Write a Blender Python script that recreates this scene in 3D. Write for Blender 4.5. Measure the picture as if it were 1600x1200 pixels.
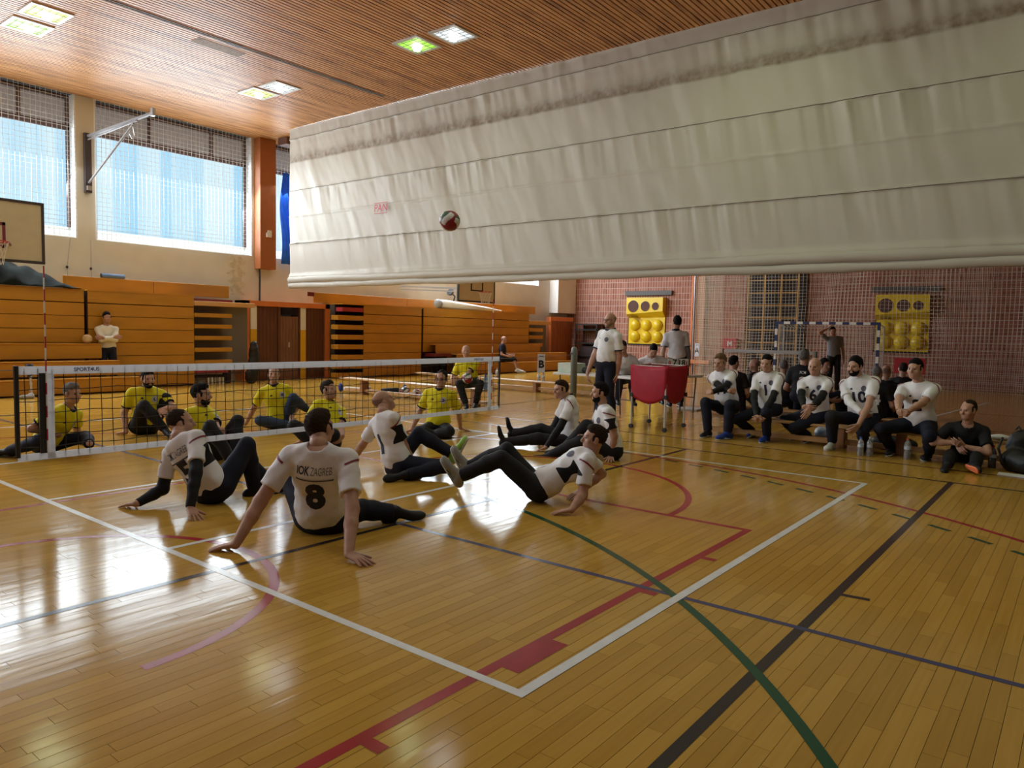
# Sports hall with a sitting volleyball game, built object by object.
import bpy, bmesh, math, random
import numpy as np
from mathutils import Vector, Matrix
from mathutils.bvhtree import BVHTree

for _o in list(bpy.data.objects):
    bpy.data.objects.remove(_o, do_unlink=True)
scene = bpy.context.scene
COL = scene.collection
random.seed(7)
RNG = np.random.default_rng(11)

# ------------------------------------------------------------------ camera
CAM_POS = Vector((-5.4112, -6.9418, 1.5364))
YAW, PITCH, ROLL = math.radians(38.2375), math.radians(-4.143), math.radians(1.3058)
cam_data = bpy.data.cameras.new('camera')
cam_data.sensor_width = 36.0
cam_data.lens = 1148.5 / 1600 * 36
cam_data.clip_start = 0.05
cam_data.clip_end = 200
cam = bpy.data.objects.new('camera', cam_data)
COL.objects.link(cam)
_f = Vector((math.cos(PITCH) * math.cos(YAW), math.cos(PITCH) * math.sin(YAW), math.sin(PITCH)))
_r = Vector((math.sin(YAW), -math.cos(YAW), 0))
_u = _r.cross(_f)
_r2 = _r * math.cos(ROLL) + _u * math.sin(ROLL)
_u2 = -_r * math.sin(ROLL) + _u * math.cos(ROLL)
cam.matrix_world = Matrix(((_r2.x, _u2.x, -_f.x, CAM_POS.x), (_r2.y, _u2.y, -_f.y, CAM_POS.y),
                           (_r2.z, _u2.z, -_f.z, CAM_POS.z), (0, 0, 0, 1)))
scene.camera = cam

# ------------------------------------------------------------------ world, daylight, exposure
world = bpy.data.worlds.new('sky_world')
scene.world = world
world.use_nodes = True
_wn = world.node_tree.nodes
_bg = _wn['Background']
_sky = _wn.new('ShaderNodeTexSky')
_sky.sky_type = 'HOSEK_WILKIE'
_sky.sun_direction = (-0.3, 0.5, 0.6)
_sky.turbidity = 4
world.node_tree.links.new(_sky.outputs[0], _bg.inputs[0])
_bg.inputs[1].default_value = 1.0

WALL_Y = 11.6
WALL_X = 22.0
CEIL_Z = 6.67
BAYS = [(-15.8, -11.75), (-11.35, -7.25), (-6.85, -2.75), (-2.3, 1.8), (2.2, 6.3), (6.75, 10.85), (11.3, 15.4), (15.8, 19.8)]

def area_light(name, loc, rot, sx, sy, power, color):
    d = bpy.data.lights.new(name, 'AREA')
    d.shape = 'RECTANGLE'
    d.size, d.size_y = sx, sy
    d.energy = power
    d.color = color
    o = bpy.data.objects.new(name, d)
    o.location = loc
    o.rotation_euler = rot
    COL.objects.link(o)
    return o

DAY_POWER = 125.0        # horizontal daylight from the facade sheets
SKY_POWER = 165.0        # steeper skylight falling in through the same windows
for _i, (_x0, _x1) in enumerate(BAYS):
    _k = 1.25 if _x0 > 6.5 else 1.0
    area_light('daylight', ((_x0 + _x1) / 2, WALL_Y + 0.12, 4.82), (math.radians(-90), 0, 0), _x1 - _x0 - 0.1, 2.2, DAY_POWER * _k, (0.80, 0.92, 1.0))
    area_light('skylight', ((_x0 + _x1) / 2, WALL_Y + 0.10, 4.95), (math.radians(-50), 0, 0), _x1 - _x0 - 0.1, 1.9, SKY_POWER * _k, (0.86, 0.94, 1.0))

scene.view_settings.view_transform = 'Standard'
scene.view_settings.look = 'None'
scene.view_settings.gamma = 1.0
scene.view_settings.use_curve_mapping = False
scene.view_settings.exposure = 0.45

# ------------------------------------------------------------------ materials
MATS = {}
def mat(name, col, rough=0.6, var=0.0, scale=6.0, stretch=(1, 1, 1), bump=0.0, bscale=None, metal=0.0, spec=0.5,
        emit=None, estr=0.0, trans=0.0, alpha=1.0, col2=None, coat=0.0, transluc=0.0, detail=3.0):
    """Procedural principled material: noise-varied colour, optional noise bump."""
    if name in MATS:
        return MATS[name]
    m = bpy.data.materials.new(name)
    m.use_nodes = True
    nt = m.node_tree
    N, L = nt.nodes, nt.links
    b = N['Principled BSDF']
    b.inputs['Base Color'].default_value = (*col, 1)
    b.inputs['Roughness'].default_value = rough
    b.inputs['Metallic'].default_value = metal
    b.inputs['Specular IOR Level'].default_value = spec
    b.inputs['Coat Weight'].default_value = coat
    if trans:
        b.inputs['Transmission Weight'].default_value = trans
    if alpha < 1:
        b.inputs['Alpha'].default_value = alpha
    if emit:
        b.inputs['Emission Color'].default_value = (*emit, 1)
        b.inputs['Emission Strength'].default_value = estr
    if var > 0 or bump > 0 or col2:
        tc = N.new('ShaderNodeTexCoord')
        mp = N.new('ShaderNodeMapping')
        mp.inputs['Scale'].default_value = stretch
        nz = N.new('ShaderNodeTexNoise')
        nz.inputs['Scale'].default_value = scale
        nz.inputs['Detail'].default_value = detail
        L.new(tc.outputs['Object'], mp.inputs[0])
        L.new(mp.outputs[0], nz.inputs['Vector'])
        if var > 0 or col2:
            rp = N.new('ShaderNodeValToRGB')
            rp.color_ramp.elements[0].position = 0.3
            rp.color_ramp.elements[1].position = 0.7
            c2 = col2 if col2 else tuple(min(1, c * (1 + var)) for c in col)
            c1 = col if col2 else tuple(c * (1 - var) for c in col)
            rp.color_ramp.elements[0].color = (*c1, 1)
            rp.color_ramp.elements[1].color = (*c2, 1)
            L.new(nz.outputs[0], rp.inputs[0])
            L.new(rp.outputs[0], b.inputs['Base Color'])
        if bump > 0:
            nb = nz
            if bscale:
                nb = N.new('ShaderNodeTexNoise')
                nb.inputs['Scale'].default_value = bscale
                nb.inputs['Detail'].default_value = 4
                L.new(mp.outputs[0], nb.inputs['Vector'])
            bp = N.new('ShaderNodeBump')
            bp.inputs['Strength'].default_value = bump
            bp.inputs['Distance'].default_value = 0.02
            L.new(nb.outputs[0], bp.inputs['Height'])
            L.new(bp.outputs[0], b.inputs['Normal'])
    if transluc > 0:
        tr = N.new('ShaderNodeBsdfTranslucent')
        tr.inputs[0].default_value = (*col, 1)
        mx = N.new('ShaderNodeMixShader')
        mx.inputs[0].default_value = transluc
        out = [n for n in N if n.type == 'OUTPUT_MATERIAL'][0]
        L.new(b.outputs[0], mx.inputs[1])
        L.new(tr.outputs[0], mx.inputs[2])
        L.new(mx.outputs[0], out.inputs[0])
    MATS[name] = m
    return m

def nodes_of(m):
    nt = m.node_tree
    return nt.nodes, nt.links, nt.nodes['Principled BSDF']

# ------------------------------------------------------------------ scene graph helpers
def tag(o, label=None, cat=None, group=None, kind=None):
    if label: o['label'] = label
    if cat: o['category'] = cat
    if group: o['group'] = group
    if kind: o['kind'] = kind
    return o

def thing(name, label, cat, loc=(0, 0, 0), group=None):
    o = bpy.data.objects.new(name, None)
    o.empty_display_size = 0.2
    o.location = loc
    COL.objects.link(o)
    return tag(o, label, cat, group)

def root_loc(o):
    v = Vector((0, 0, 0))
    while o is not None:
        v = v + o.location
        o = o.parent
    return v

def link_mesh(name, verts, faces, m, parent=None, loc=None, smooth=False, mats=None, fmat=None):
    """verts in world space; the object origin goes to loc (or the parent's origin)."""
    if loc is None:
        loc = root_loc(parent) if parent is not None else Vector((0, 0, 0))
    loc = Vector(loc)
    v = np.asarray(verts, dtype=float).reshape(-1, 3) - np.array(loc)
    me = bpy.data.meshes.new(name)
    me.from_pydata(v.tolist(), [], faces if isinstance(faces, list) else faces.tolist())
    if mats:
        for mm in mats: me.materials.append(mm)
        if fmat is not None:
            me.polygons.foreach_set('material_index', np.asarray(fmat, dtype=np.int32))
    elif m is not None:
        me.materials.append(m)
    if smooth:
        me.polygons.foreach_set('use_smooth', [True] * len(me.polygons))
    me.update()
    o = bpy.data.objects.new(name, me)
    COL.objects.link(o)
    if parent is not None:
        o.parent = parent
        o.location = loc - root_loc(parent)
    else:
        o.location = loc
    return o

def copy_tree(o, loc=None, parent=None):
    c = o.copy()
    COL.objects.link(c)
    if parent is not None: c.parent = parent
    if loc is not None: c.location = loc
    for ch in [x for x in bpy.data.objects if x.parent == o]:
        copy_tree(ch, None, c)
    return c

class MB:
    """Collects boxes, bars, tubes, lathes in world space and links them as ONE mesh object."""
    def __init__(s):
        s.v, s.f = [], []
    def add(s, vs, fs):
        n = len(s.v)
        s.v += [tuple(x) for x in vs]
        s.f += [[n + i for i in f] for f in fs]
        return s
    def box(s, x0, x1, y0, y1, z0, z1):
        return s.add([(x0, y0, z0), (x1, y0, z0), (x1, y1, z0), (x0, y1, z0), (x0, y0, z1), (x1, y0, z1), (x1, y1, z1), (x0, y1, z1)],
                     [[0, 3, 2, 1], [4, 5, 6, 7], [0, 1, 5, 4], [1, 2, 6, 5], [2, 3, 7, 6], [3, 0, 4, 7]])
    def obox(s, c, ax, hx, hy, hz):
        """oriented box: centre, 3 unit axes, half sizes"""
        c = Vector(c); a, b, d = [Vector(q) for q in ax]
        vs = [c + a * hx * i + b * hy * j + d * hz * k for k in (-1, 1) for (i, j) in ((-1, -1), (1, -1), (1, 1), (-1, 1))]
        return s.add(vs, [[0, 3, 2, 1], [4, 5, 6, 7], [0, 1, 5, 4], [1, 2, 6, 5], [2, 3, 7, 6], [3, 0, 4, 7]])
    def bar(s, p, q, w, h=None):
        p, q = Vector(p), Vector(q); d = (q - p); L = d.length; d.normalize()
        up = Vector((0, 0, 1)) if abs(d.z) < 0.95 else Vector((1, 0, 0))
        a = d.cross(up).normalized(); b = a.cross(d)
        return s.obox((p + q) / 2, (d, a, b), L / 2, w / 2, (h or w) / 2)
    def tube(s, pts, r, n=8, cap=True):
        pts = [Vector(p) for p in pts]; rr = r if isinstance(r, (list, tuple)) else [r] * len(pts)
        base = len(s.v); prev = None
        for i, p in enumerate(pts):
            d = (pts[min(i + 1, len(pts) - 1)] - pts[max(i - 1, 0)]).normalized()
            if prev is None:
                up = Vector((0, 0, 1)) if abs(d.z) < 0.9 else Vector((1, 0, 0))
                a = d.cross(up).normalized()
            else:
                a = (prev - d * prev.dot(d)).normalized()
            prev = a; b = d.cross(a)
            for k in range(n):
                t = 2 * math.pi * k / n
                s.v.append(tuple(p + (a * math.cos(t) + b * math.sin(t)) * rr[i]))
        for i in range(len(pts) - 1):
            for k in range(n):
                s.f.append([base + i * n + k, base + i * n + (k + 1) % n, base + (i + 1) * n + (k + 1) % n, base + (i + 1) * n + k])
        if cap:
            s.f.append([base + k for k in range(n)][::-1])
            s.f.append([base + (len(pts) - 1) * n + k for k in range(n)])
        return s
    def lathe(s, prof, c, n=16, ax=((1, 0, 0), (0, 1, 0), (0, 0, 1))):
        a, b, d = [Vector(q) for q in ax]; c = Vector(c); base = len(s.v)
        for (r, z) in prof:
            for k in range(n):
                t = 2 * math.pi * k / n
                s.v.append(tuple(c + d * z + (a * math.cos(t) + b * math.sin(t)) * r))
        for i in range(len(prof) - 1):
            for k in range(n):
                s.f.append([base + i * n + k, base + i * n + (k + 1) % n, base + (i + 1) * n + (k + 1) % n, base + (i + 1) * n + k])
        s.f.append([base + k for k in range(n)][::-1])
        s.f.append([base + (len(prof) - 1) * n + k for k in range(n)])
        return s
    def build(s, name, m, parent=None, loc=None, smooth=False):
        return link_mesh(name, s.v, s.f, m, parent, loc, smooth)

def bevel(o, w=0.006, seg=2):
    md = o.modifiers.new('bevel', 'BEVEL'); md.width = w; md.segments = seg; md.limit_method = 'ANGLE'
    return o

def text_mesh(txt, size, align='CENTER', bold=0.0, shear=0.0):
    cu = bpy.data.curves.new('lettering', 'FONT')
    cu.body = txt; cu.size = size; cu.align_x = align; cu.align_y = 'CENTER'; cu.offset = bold; cu.shear = shear
    cu.resolution_u = 3
    o = bpy.data.objects.new('lettering', cu); COL.objects.link(o)
    dg = bpy.context.evaluated_depsgraph_get()
    me = bpy.data.meshes.new_from_object(o.evaluated_get(dg))
    v = np.array([tuple(x.co) for x in me.vertices]); f = [list(q.vertices) for q in me.polygons]
    bpy.data.objects.remove(o, do_unlink=True); bpy.data.curves.remove(cu); bpy.data.meshes.remove(me)
    return v, f

def flat_text(name, txt, size, c, right, up, m, parent, bold=0.0, off=0.003, mirror=False, shear=0.0):
    v, f = text_mesh(txt, size, bold=bold, shear=shear)
    c, r, u = np.array(c, float), np.array(Vector(right).normalized()), np.array(Vector(up).normalized())
    n = np.cross(r, u)
    sx = -1 if mirror else 1
    w = c + v[:, :1] * r * sx + v[:, 1:2] * u + n * off
    return link_mesh(name, w, f, m, parent)

# ================================================================== STRUCTURE
X_WEST, Y_SOUTH = -16.0, -14.0

# ---- floor: dark bed, oak strips laid along the hall, painted court lines
m_bed = mat('floor_bed', (0.10, 0.06, 0.03), 0.8)
floor = MB().box(X_WEST, WALL_X, Y_SOUTH, WALL_Y, -0.06, -0.004).build('floor', m_bed)
tag(floor, 'varnished oak strip floor with painted court lines', None, kind='structure')

m_oak = mat('oak_strips', (0.5, 0.3, 0.1), 0.2)
N, L, B = nodes_of(m_oak)
at = N.new('ShaderNodeAttribute'); at.attribute_name = 'tone'
tc = N.new('ShaderNodeTexCoord'); geo = N.new('ShaderNodeNewGeometry')
mp = N.new('ShaderNodeMapping'); mp.inputs['Scale'].default_value = (1.2, 26, 1)
nz = N.new('ShaderNodeTexNoise'); nz.inputs['Scale'].default_value = 1.6; nz.inputs['Detail'].default_value = 5
L.new(geo.outputs['Position'], mp.inputs[0]); L.new(mp.outputs[0], nz.inputs['Vector'])
rp = N.new('ShaderNodeValToRGB')
rp.color_ramp.elements[0].color = (0.35, 0.182, 0.026, 1)
rp.color_ramp.elements[1].color = (0.62, 0.385, 0.078, 1)
e = rp.color_ramp.elements.new(0.55); e.color = (0.50, 0.285, 0.048, 1)
ad = N.new('ShaderNodeMath'); ad.operation = 'MULTIPLY_ADD'; ad.inputs[1].default_value = 0.45
L.new(nz.outputs[0], ad.inputs[0]); 
ml = N.new('ShaderNodeMath'); ml.operation = 'MULTIPLY_ADD'; ml.inputs[1].default_value = 0.34; ml.inputs[2].default_value = 0.10
L.new(at.outputs['Fac'], ml.inputs[0]); L.new(ml.outputs[0], ad.inputs[2])
L.new(ad.outputs[0], rp.inputs[0]); L.new(rp.outputs[0], B.inputs['Base Color'])
B.inputs['Roughness'].default_value = 0.13
B.inputs['Specular IOR Level'].default_value = 0.14
B.inputs['Coat Weight'].default_value = 0.0
B.inputs['Coat Roughness'].default_value = 0.12
n2 = N.new('ShaderNodeTexNoise'); n2.inputs['Scale'].default_value = 1.2; n2.inputs['Detail'].default_value = 2
mp2 = N.new('ShaderNodeMapping'); mp2.inputs['Scale'].default_value = (1.5, 9, 1)
L.new(geo.outputs['Position'], mp2.inputs[0]); L.new(mp2.outputs[0], n2.inputs['Vector'])
bp = N.new('ShaderNodeBump'); bp.inputs['Strength'].default_value = 0.10; bp.inputs['Distance'].default_value = 0.01
L.new(n2.outputs[0], bp.inputs['Height']); L.new(bp.outputs[0], B.inputs['Normal'])

PW, GAP = 0.0725, 0.0020
planks = []
row = 0
y = Y_SOUTH
while y < WALL_Y:
    x = X_WEST - RNG.random() * 0.8
    while x < WALL_X:
        ln = 0.42 + RNG.random() * 0.62
        planks.append((max(x, X_WEST), min(x + ln, WALL_X), y, min(y + PW, WALL_Y)))
        x += ln
    y += PW
planks = np.array(planks)
pc = np.stack([(planks[:, 0] + planks[:, 1]) / 2, (planks[:, 2] + planks[:, 3]) / 2], 1) - np.array([CAM_POS.x, CAM_POS.y])
dd = np.hypot(pc[:, 0], pc[:, 1]); ang = np.arctan2(pc[:, 1], pc[:, 0]) - YAW
in_view = (np.abs(ang) < math.radians(33)) & (dd * 1148 / np.maximum(dd, .1) > 0) & (dd > 2.55)
order = np.argsort(np.where(in_view, dd, 1e9))
near_ids = set(order[:300].tolist())

def set_tone(me, vals):
    a = me.attributes.new('tone', 'FLOAT', 'FACE')
    a.data.foreach_set('value', np.asarray(vals, dtype=np.float32))
V, F, T = [], [], []
for i, (x0, x1, y0, y1) in enumerate(planks):
    z = RNG.normal(0, 0.00011, 4)
    t = RNG.random()
    if i in near_ids:
        g = GAP / 2
        me = bpy.data.meshes.new('plank')
        c = ((x0 + x1) / 2, (y0 + y1) / 2)
        hx, hy = (x1 - x0) / 2 - g, (y1 - y0) / 2 - g
        vs = [(-hx, -hy, -.005), (hx, -hy, -.005), (hx, hy, -.005), (-hx, hy, -.005), (-hx, -hy, z[0]), (hx, -hy, z[1]), (hx, hy, z[2]), (-hx, hy, z[3])]
        me.from_pydata(vs, [], [[0, 3, 2, 1], [4, 5, 6, 7], [0, 1, 5, 4], [1, 2, 6, 5], [2, 3, 7, 6], [3, 0, 4, 7]])
        me.materials.append(m_oak); set_tone(me, [t] * 6)
        o = bpy.data.objects.new('plank', me); o.location = (c[0], c[1], 0); COL.objects.link(o); o.parent = floor
    else:
        n = len(V); g = GAP / 2
        V += [(x0 + g, y0 + g, z[0]), (x1 - g, y0 + g, z[1]), (x1 - g, y1 - g, z[2]), (x0 + g, y1 - g, z[3])]
        F.append([n, n + 1, n + 2, n + 3]); T.append(t)
o = link_mesh('plank_field', V, F, m_oak, floor); set_tone(o.data, T); o['kind'] = 'stuff'

m_white_line = mat('line_white', (0.72, 0.72, 0.70), 0.2, spec=0.17, var=0.08, scale=9)
m_red_line = mat('line_red', (0.33, 0.025, 0.03), 0.2, spec=0.17, var=0.1)
m_black_line = mat('line_black', (0.035, 0.026, 0.024), 0.2, spec=0.17)
m_blue_line = mat('line_blue', (0.06, 0.06, 0.13), 0.2, spec=0.17)
m_green_line = mat('line_green', (0.018, 0.075, 0.035), 0.2, spec=0.17)
m_brown_line = mat('line_brown', (0.13, 0.04, 0.025), 0.2, spec=0.17)
LINE_Z = [0.0007]
def line(name, x0, y0, x1, y1, w, m):
    LINE_Z[0] += 0.00004
    z = LINE_Z[0]
    d = Vector((x1 - x0, y1 - y0, 0)).normalized(); nrm = Vector((-d.y, d.x, 0)) * w / 2
    a, b = Vector((x0, y0, z)), Vector((x1, y1, z))
    return link_mesh(name, [a - nrm, b - nrm, b + nrm, a + nrm], [[0, 1, 2, 3]], m, floor)
def arc(name, cx, cy, r, a0, a1, w, m, n=48, dash=None):
    LINE_Z[0] += 0.00004
    z = LINE_Z[0]; v, f = [], []
    segs = [(a0, a1)]
    if dash:
        segs = []; t = a0; s = 1 if a1 > a0 else -1
        while (a1 - t) * s > 0:
            segs.append((t, t + s * dash[0] / r)); t += s * (dash[0] + dash[1]) / r
        n = 3
    for (s0, s1) in segs:
        b = len(v)
        for i in range(n + 1):
            t = s0 + (s1 - s0) * i / n
            for rr in (r - w / 2, r + w / 2):
                v.append((cx + rr * math.cos(t), cy + rr * math.sin(t), z))
        q = [[b + 2 * i, b + 2 * i + 1, b + 2 * i + 3, b + 2 * i + 2] for i in range(n)]
        f += q if s1 > s0 else [x[::-1] for x in q]
    return link_mesh(name, v, f, m, floor)

line('red_line', -12, -4.88, 0.30, -4.88, 0.06, m_red_line)
line('red_line', 0.27, -4.88, 0.27, -0.10, 0.06, m_red_line)
line('red_line', -12, -0.12, 0.30, -0.12, 0.06, m_red_line)
arc('red_arc', 0.27, -2.47, 1.73, -math.pi / 2, math.pi / 2, 0.06, m_red_line)
arc('red_arc', -3.92, -2.45, 1.26, -math.pi / 2, math.pi / 2, 0.06, m_red_line)
arc('red_arc', -3.9, -2.45, 6.77, -1.45, 1.45, 0.06, m_red_line)
for tx, tw in ((-3.66, .06), (-2.66, .40), (-1.53, .06), (-0.66, .06)):
    line('red_block', tx - tw / 2, -4.955, tx + tw / 2, -4.955, 0.10, m_red_line)
line('black_line', -12, -5.82, 3.79, -5.82, 0.055, m_black_line)
line('black_line', 3.76, -12, 3.76, 9, 0.05, m_black_line)
line('black_line', -12, -2.73, 3.76, -2.73, 0.05, m_black_line)
line('black_tick', -0.78, -5.83, -0.76, -6.0, 0.045, m_black_line)
line('brown_line', 4.66, -12, 4.66, 9.5, 0.05, m_brown_line)
line('blue_line', -1.47, -12, -1.47, 9, 0.045, m_blue_line)
arc('green_arc', -6.56, -1.17, 6.42, -1.25, -0.20, 0.055, m_green_line)
arc('green_dashes', -6.2, -0.95, 9.19, -0.88, 0.5, 0.05, m_green_line, dash=(0.2, 0.17))
line('white_line', -3.0, -5.15, -3.0, 5.15, 0.05, m_white_line)
line('white_line', 3.0, -5.15, 3.0, 5.15, 0.05, m_white_line)
line('white_line', -3.025, -5.125, 3.025, -5.125, 0.055, m_white_line)
line('white_line', -3.025, 5.125, 3.025, 5.125, 0.055, m_white_line)
line('white_line', -3.0, -2.08, 3.0, -2.08, 0.05, m_white_line)
line('white_line', -3.0, 2.08, 3.0, 2.08, 0.05, m_white_line)
line('white_line', -3.0, 0.0, 3.0, 0.0, 0.05, m_white_line)
line('white_line', 11.6, -4.5, 16.5, -4.95, 0.05, m_white_line)
line('brown_line', 13.0, 9.0, 13.0, -12, 0.06, m_brown_line)
line('black_line', 9.6, 9.0, 9.6, -12, 0.05, m_black_line)
line('white_line', 10.0, -3.0, 19.5, -3.0, 0.05, m_white_line)
line('white_line', 10.0, 3.0, 19.5, 3.0, 0.05, m_white_line)

# ---- ceiling: dark board behind narrow wooden slats
m_dark = mat('ceiling_void', (0.035, 0.022, 0.014), 0.9)
ceiling = MB().box(X_WEST, WALL_X, Y_SOUTH, WALL_Y + 0.3, CEIL_Z + 0.035, CEIL_Z + 0.2).build('ceiling', m_dark)
tag(ceiling, 'ceiling of narrow orange pine slats', None, kind='structure')
m_slat = mat('pine_slat', (0.5, 0.24, 0.08), 0.42)
N, L, B = nodes_of(m_slat)
geo = N.new('ShaderNodeNewGeometry'); oi = N.new('ShaderNodeObjectInfo')
mp = N.new('ShaderNodeMapping'); mp.inputs['Scale'].default_value = (0.9, 11, 1)
nz = N.new('ShaderNodeTexNoise'); nz.inputs['Scale'].default_value = 2.2; nz.inputs['Detail'].default_value = 4
L.new(geo.outputs['Position'], mp.inputs[0]); L.new(mp.outputs[0], nz.inputs['Vector'])
rp = N.new('ShaderNodeValToRGB')
rp.color_ramp.elements[0].position = 0.25; rp.color_ramp.elements[0].color = (0.27, 0.105, 0.036, 1)
rp.color_ramp.elements[1].position = 0.80; rp.color_ramp.elements[1].color = (0.74, 0.40, 0.165, 1)
e = rp.color_ramp.elements.new(0.5); e.color = (0.60, 0.285, 0.10, 1)
ad = N.new('ShaderNodeMath'); ad.operation = 'MULTIPLY_ADD'; ad.inputs[1].default_value = 0.22
L.new(oi.outputs['Random'], ad.inputs[0]); L.new(nz.outputs[0], ad.inputs[2])
sb = N.new('ShaderNodeMath'); sb.operation = 'SUBTRACT'; sb.inputs[1].default_value = 0.10
L.new(ad.outputs[0], sb.inputs[0]); L.new(sb.outputs[0], rp.inputs[0]); L.new(rp.outputs[0], B.inputs['Base Color'])
SL = 0.0915
sl0 = None
ys = Y_SOUTH + SL / 2
while ys < WALL_Y + 0.05:
    if sl0 is None:
        sl0 = MB().box(X_WEST, WALL_X, ys - 0.033, ys + 0.033, CEIL_Z, CEIL_Z + 0.03).build('slat', m_slat, ceiling, loc=(0, ys, CEIL_Z))
    else:
        c = sl0.copy(); COL.objects.link(c); c.location = (0, ys, CEIL_Z)
    ys += SL

# ---- walls
m_cream = mat('cream_plaster', (0.68, 0.65, 0.56), 0.85, var=0.06, scale=1.3, bump=0.06, bscale=30)
m_whitew = mat('white_plaster', (0.80, 0.79, 0.76), 0.8, var=0.03, scale=2)
m_yellow_wall = mat('yellow_dado', (0.75, 0.45, 0.02), 0.6, var=0.04)
wn = MB()
SILL_Z = 3.44
wn.box(X_WEST, 5.90, WALL_Y, WALL_Y + 0.35, 0, SILL_Z)
wn.box(8.5, WALL_X, WALL_Y, WALL_Y + 0.35, 0, SILL_Z)
wn.box(5.90, 8.5, WALL_Y, WALL_Y + 0.35, 2.2, SILL_Z)
edges = [X_WEST] + [e for b in BAYS for e in b] + [WALL_X]
for i in range(0, len(edges), 2):
    wn.box(edges[i], edges[i + 1], WALL_Y, WALL_Y + 0.35, SILL_Z, CEIL_Z + 0.03)
wall_north = tag(wn.build('wall_north', m_cream), 'cream plastered long wall below the windows', None, kind='structure')
# plaster damage beside the orange duct
m_damp = mat('damp_plaster', (0.50, 0.44, 0.30), 0.9, col2=(0.72, 0.66, 0.50), scale=9, detail=6)
v, f = [], []
for i in range(25):
    z = 2.35 + 1.05 * i / 24
    w0 = 5.62 + 0.10 * math.sin(i * 1.3) - 0.03 * math.cos(i * 2.9); w1 = 6.02 + 0.07 * math.sin(i * 0.9 + 2)
    v += [(w0, WALL_Y - 0.003, z), (w1, WALL_Y - 0.003, z)]
    if i: f.append([2 * i - 2, 2 * i - 1, 2 * i + 1, 2 * i])
link_mesh('damp_patch', v, f, m_damp, wall_north)

m_dkwall = mat('dark_unseen_wall', (0.20, 0.13, 0.08), 0.6, var=0.15, scale=2, stretch=(3, 3, 0.4))  # unseen walls, made dark so less light bounces to the right side
m_brick = mat('red_brick', (0.4, 0.2, 0.15), 0.8)
N, L, B = nodes_of(m_brick)
geo = N.new('ShaderNodeNewGeometry'); sx = N.new('ShaderNodeSeparateXYZ'); cx = N.new('ShaderNodeCombineXYZ')
L.new(geo.outputs['Position'], sx.inputs[0]); L.new(sx.outputs['Y'], cx.inputs['X']); L.new(sx.outputs['Z'], cx.inputs['Y'])
bt = N.new('ShaderNodeTexBrick')
bt.offset = 0.0; bt.inputs['Scale'].default_value = 1.0
bt.inputs['Brick Width'].default_value = 0.118; bt.inputs['Row Height'].default_value = 0.245
bt.inputs['Mortar Size'].default_value = 0.011; bt.inputs['Mortar Smooth'].default_value = 0.2
bt.inputs['Color1'].default_value = (0.26, 0.088, 0.056, 1); bt.inputs['Color2'].default_value = (0.40, 0.16, 0.105, 1)
bt.inputs['Mortar'].default_value = (0.52, 0.41, 0.34, 1)
L.new(cx.outputs[0], bt.inputs['Vector']); L.new(bt.outputs['Color'], B.inputs['Base Color'])
bp = N.new('ShaderNodeBump'); bp.inputs['Strength'].default_value = 0.5; bp.inputs['Distance'].default_value = 0.02; bp.invert = True
L.new(bt.outputs['Fac'], bp.inputs['Height']); L.new(bp.outputs[0], B.inputs['Normal'])
wall_east = MB().box(WALL_X, WALL_X + 0.3, Y_SOUTH, WALL_Y + 0.35, 0, CEIL_Z + 0.03).build('wall_east', m_brick)
tag(wall_east, 'red brick end wall with pale joints', None, kind='structure')
tag(MB().box(X_WEST - 0.3, X_WEST, Y_SOUTH, WALL_Y + 0.35, 0, CEIL_Z + 0.03).build('wall_west', m_dkwall), 'unseen end wall, kept dark brown to cut bounce light', None, kind='structure')
tag(MB().box(X_WEST - 0.3, WALL_X + 0.3, Y_SOUTH - 0.3, Y_SOUTH, 0, CEIL_Z + 0.03).build('wall_south', m_dkwall), 'unseen long wall opposite the windows, kept dark brown to cut bounce light', None, kind='structure')
tag(MB().box(20.6, 21.99, WALL_Y - 0.45, WALL_Y - 0.001, 2.35, CEIL_Z).build('trim_1', m_whitew), 'white boxed pier in the corner above the cupboard', None, kind='structure')

# ---- windows of the long wall
m_frame = mat('window_frame', (0.10, 0.055, 0.05), 0.5)
m_reveal = mat('white_reveal', (0.85, 0.86, 0.86), 0.6)
m_panel = mat('translucent_sheet', (0.6, 0.8, 0.95), 0.5)
N, L, B = nodes_of(m_panel)
geo = N.new('ShaderNodeNewGeometry'); oi = N.new('ShaderNodeObjectInfo')
rp = N.new('ShaderNodeValToRGB')
rp.color_ramp.elements[0].color = (0.33, 0.66, 0.91, 1); rp.color_ramp.elements[1].color = (0.66, 0.86, 0.97, 1)
nz = N.new('ShaderNodeTexNoise'); nz.inputs['Scale'].default_value = 1.0; nz.inputs['Detail'].default_value = 1
mp = N.new('ShaderNodeMapping'); mp.inputs['Scale'].default_value = (2.3, 0.1, 0.12)
L.new(geo.outputs['Position'], mp.inputs[0]); L.new(mp.outputs[0], nz.inputs['Vector'])
ad = N.new('ShaderNodeMath'); ad.operation = 'MULTIPLY_ADD'; ad.inputs[1].default_value = 0.9
L.new(oi.outputs['Random'], ad.inputs[0])
s2 = N.new('ShaderNodeMath'); s2.operation = 'SUBTRACT'; s2.inputs[1].default_value = 0.38
L.new(nz.outputs[0], s2.inputs[0]); L.new(s2.outputs[0], ad.inputs[2])
L.new(ad.outputs[0], rp.inputs[0])
L.new(rp.outputs[0], B.inputs['Emission Color']); B.inputs['Emission Strength'].default_value = 0.78
B.inputs['Base Color'].default_value = (0.02, 0.025, 0.03, 1); B.inputs['Specular IOR Level'].default_value = 0.0
m_blind = mat('grey_blind', (0.30, 0.28, 0.27), 0.7, var=0.2, scale=30, stretch=(1, 1, 0.2), emit=(0.62, 0.6, 0.6), estr=0.10)  # faint emission put in for the daylight behind the blind
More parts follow.
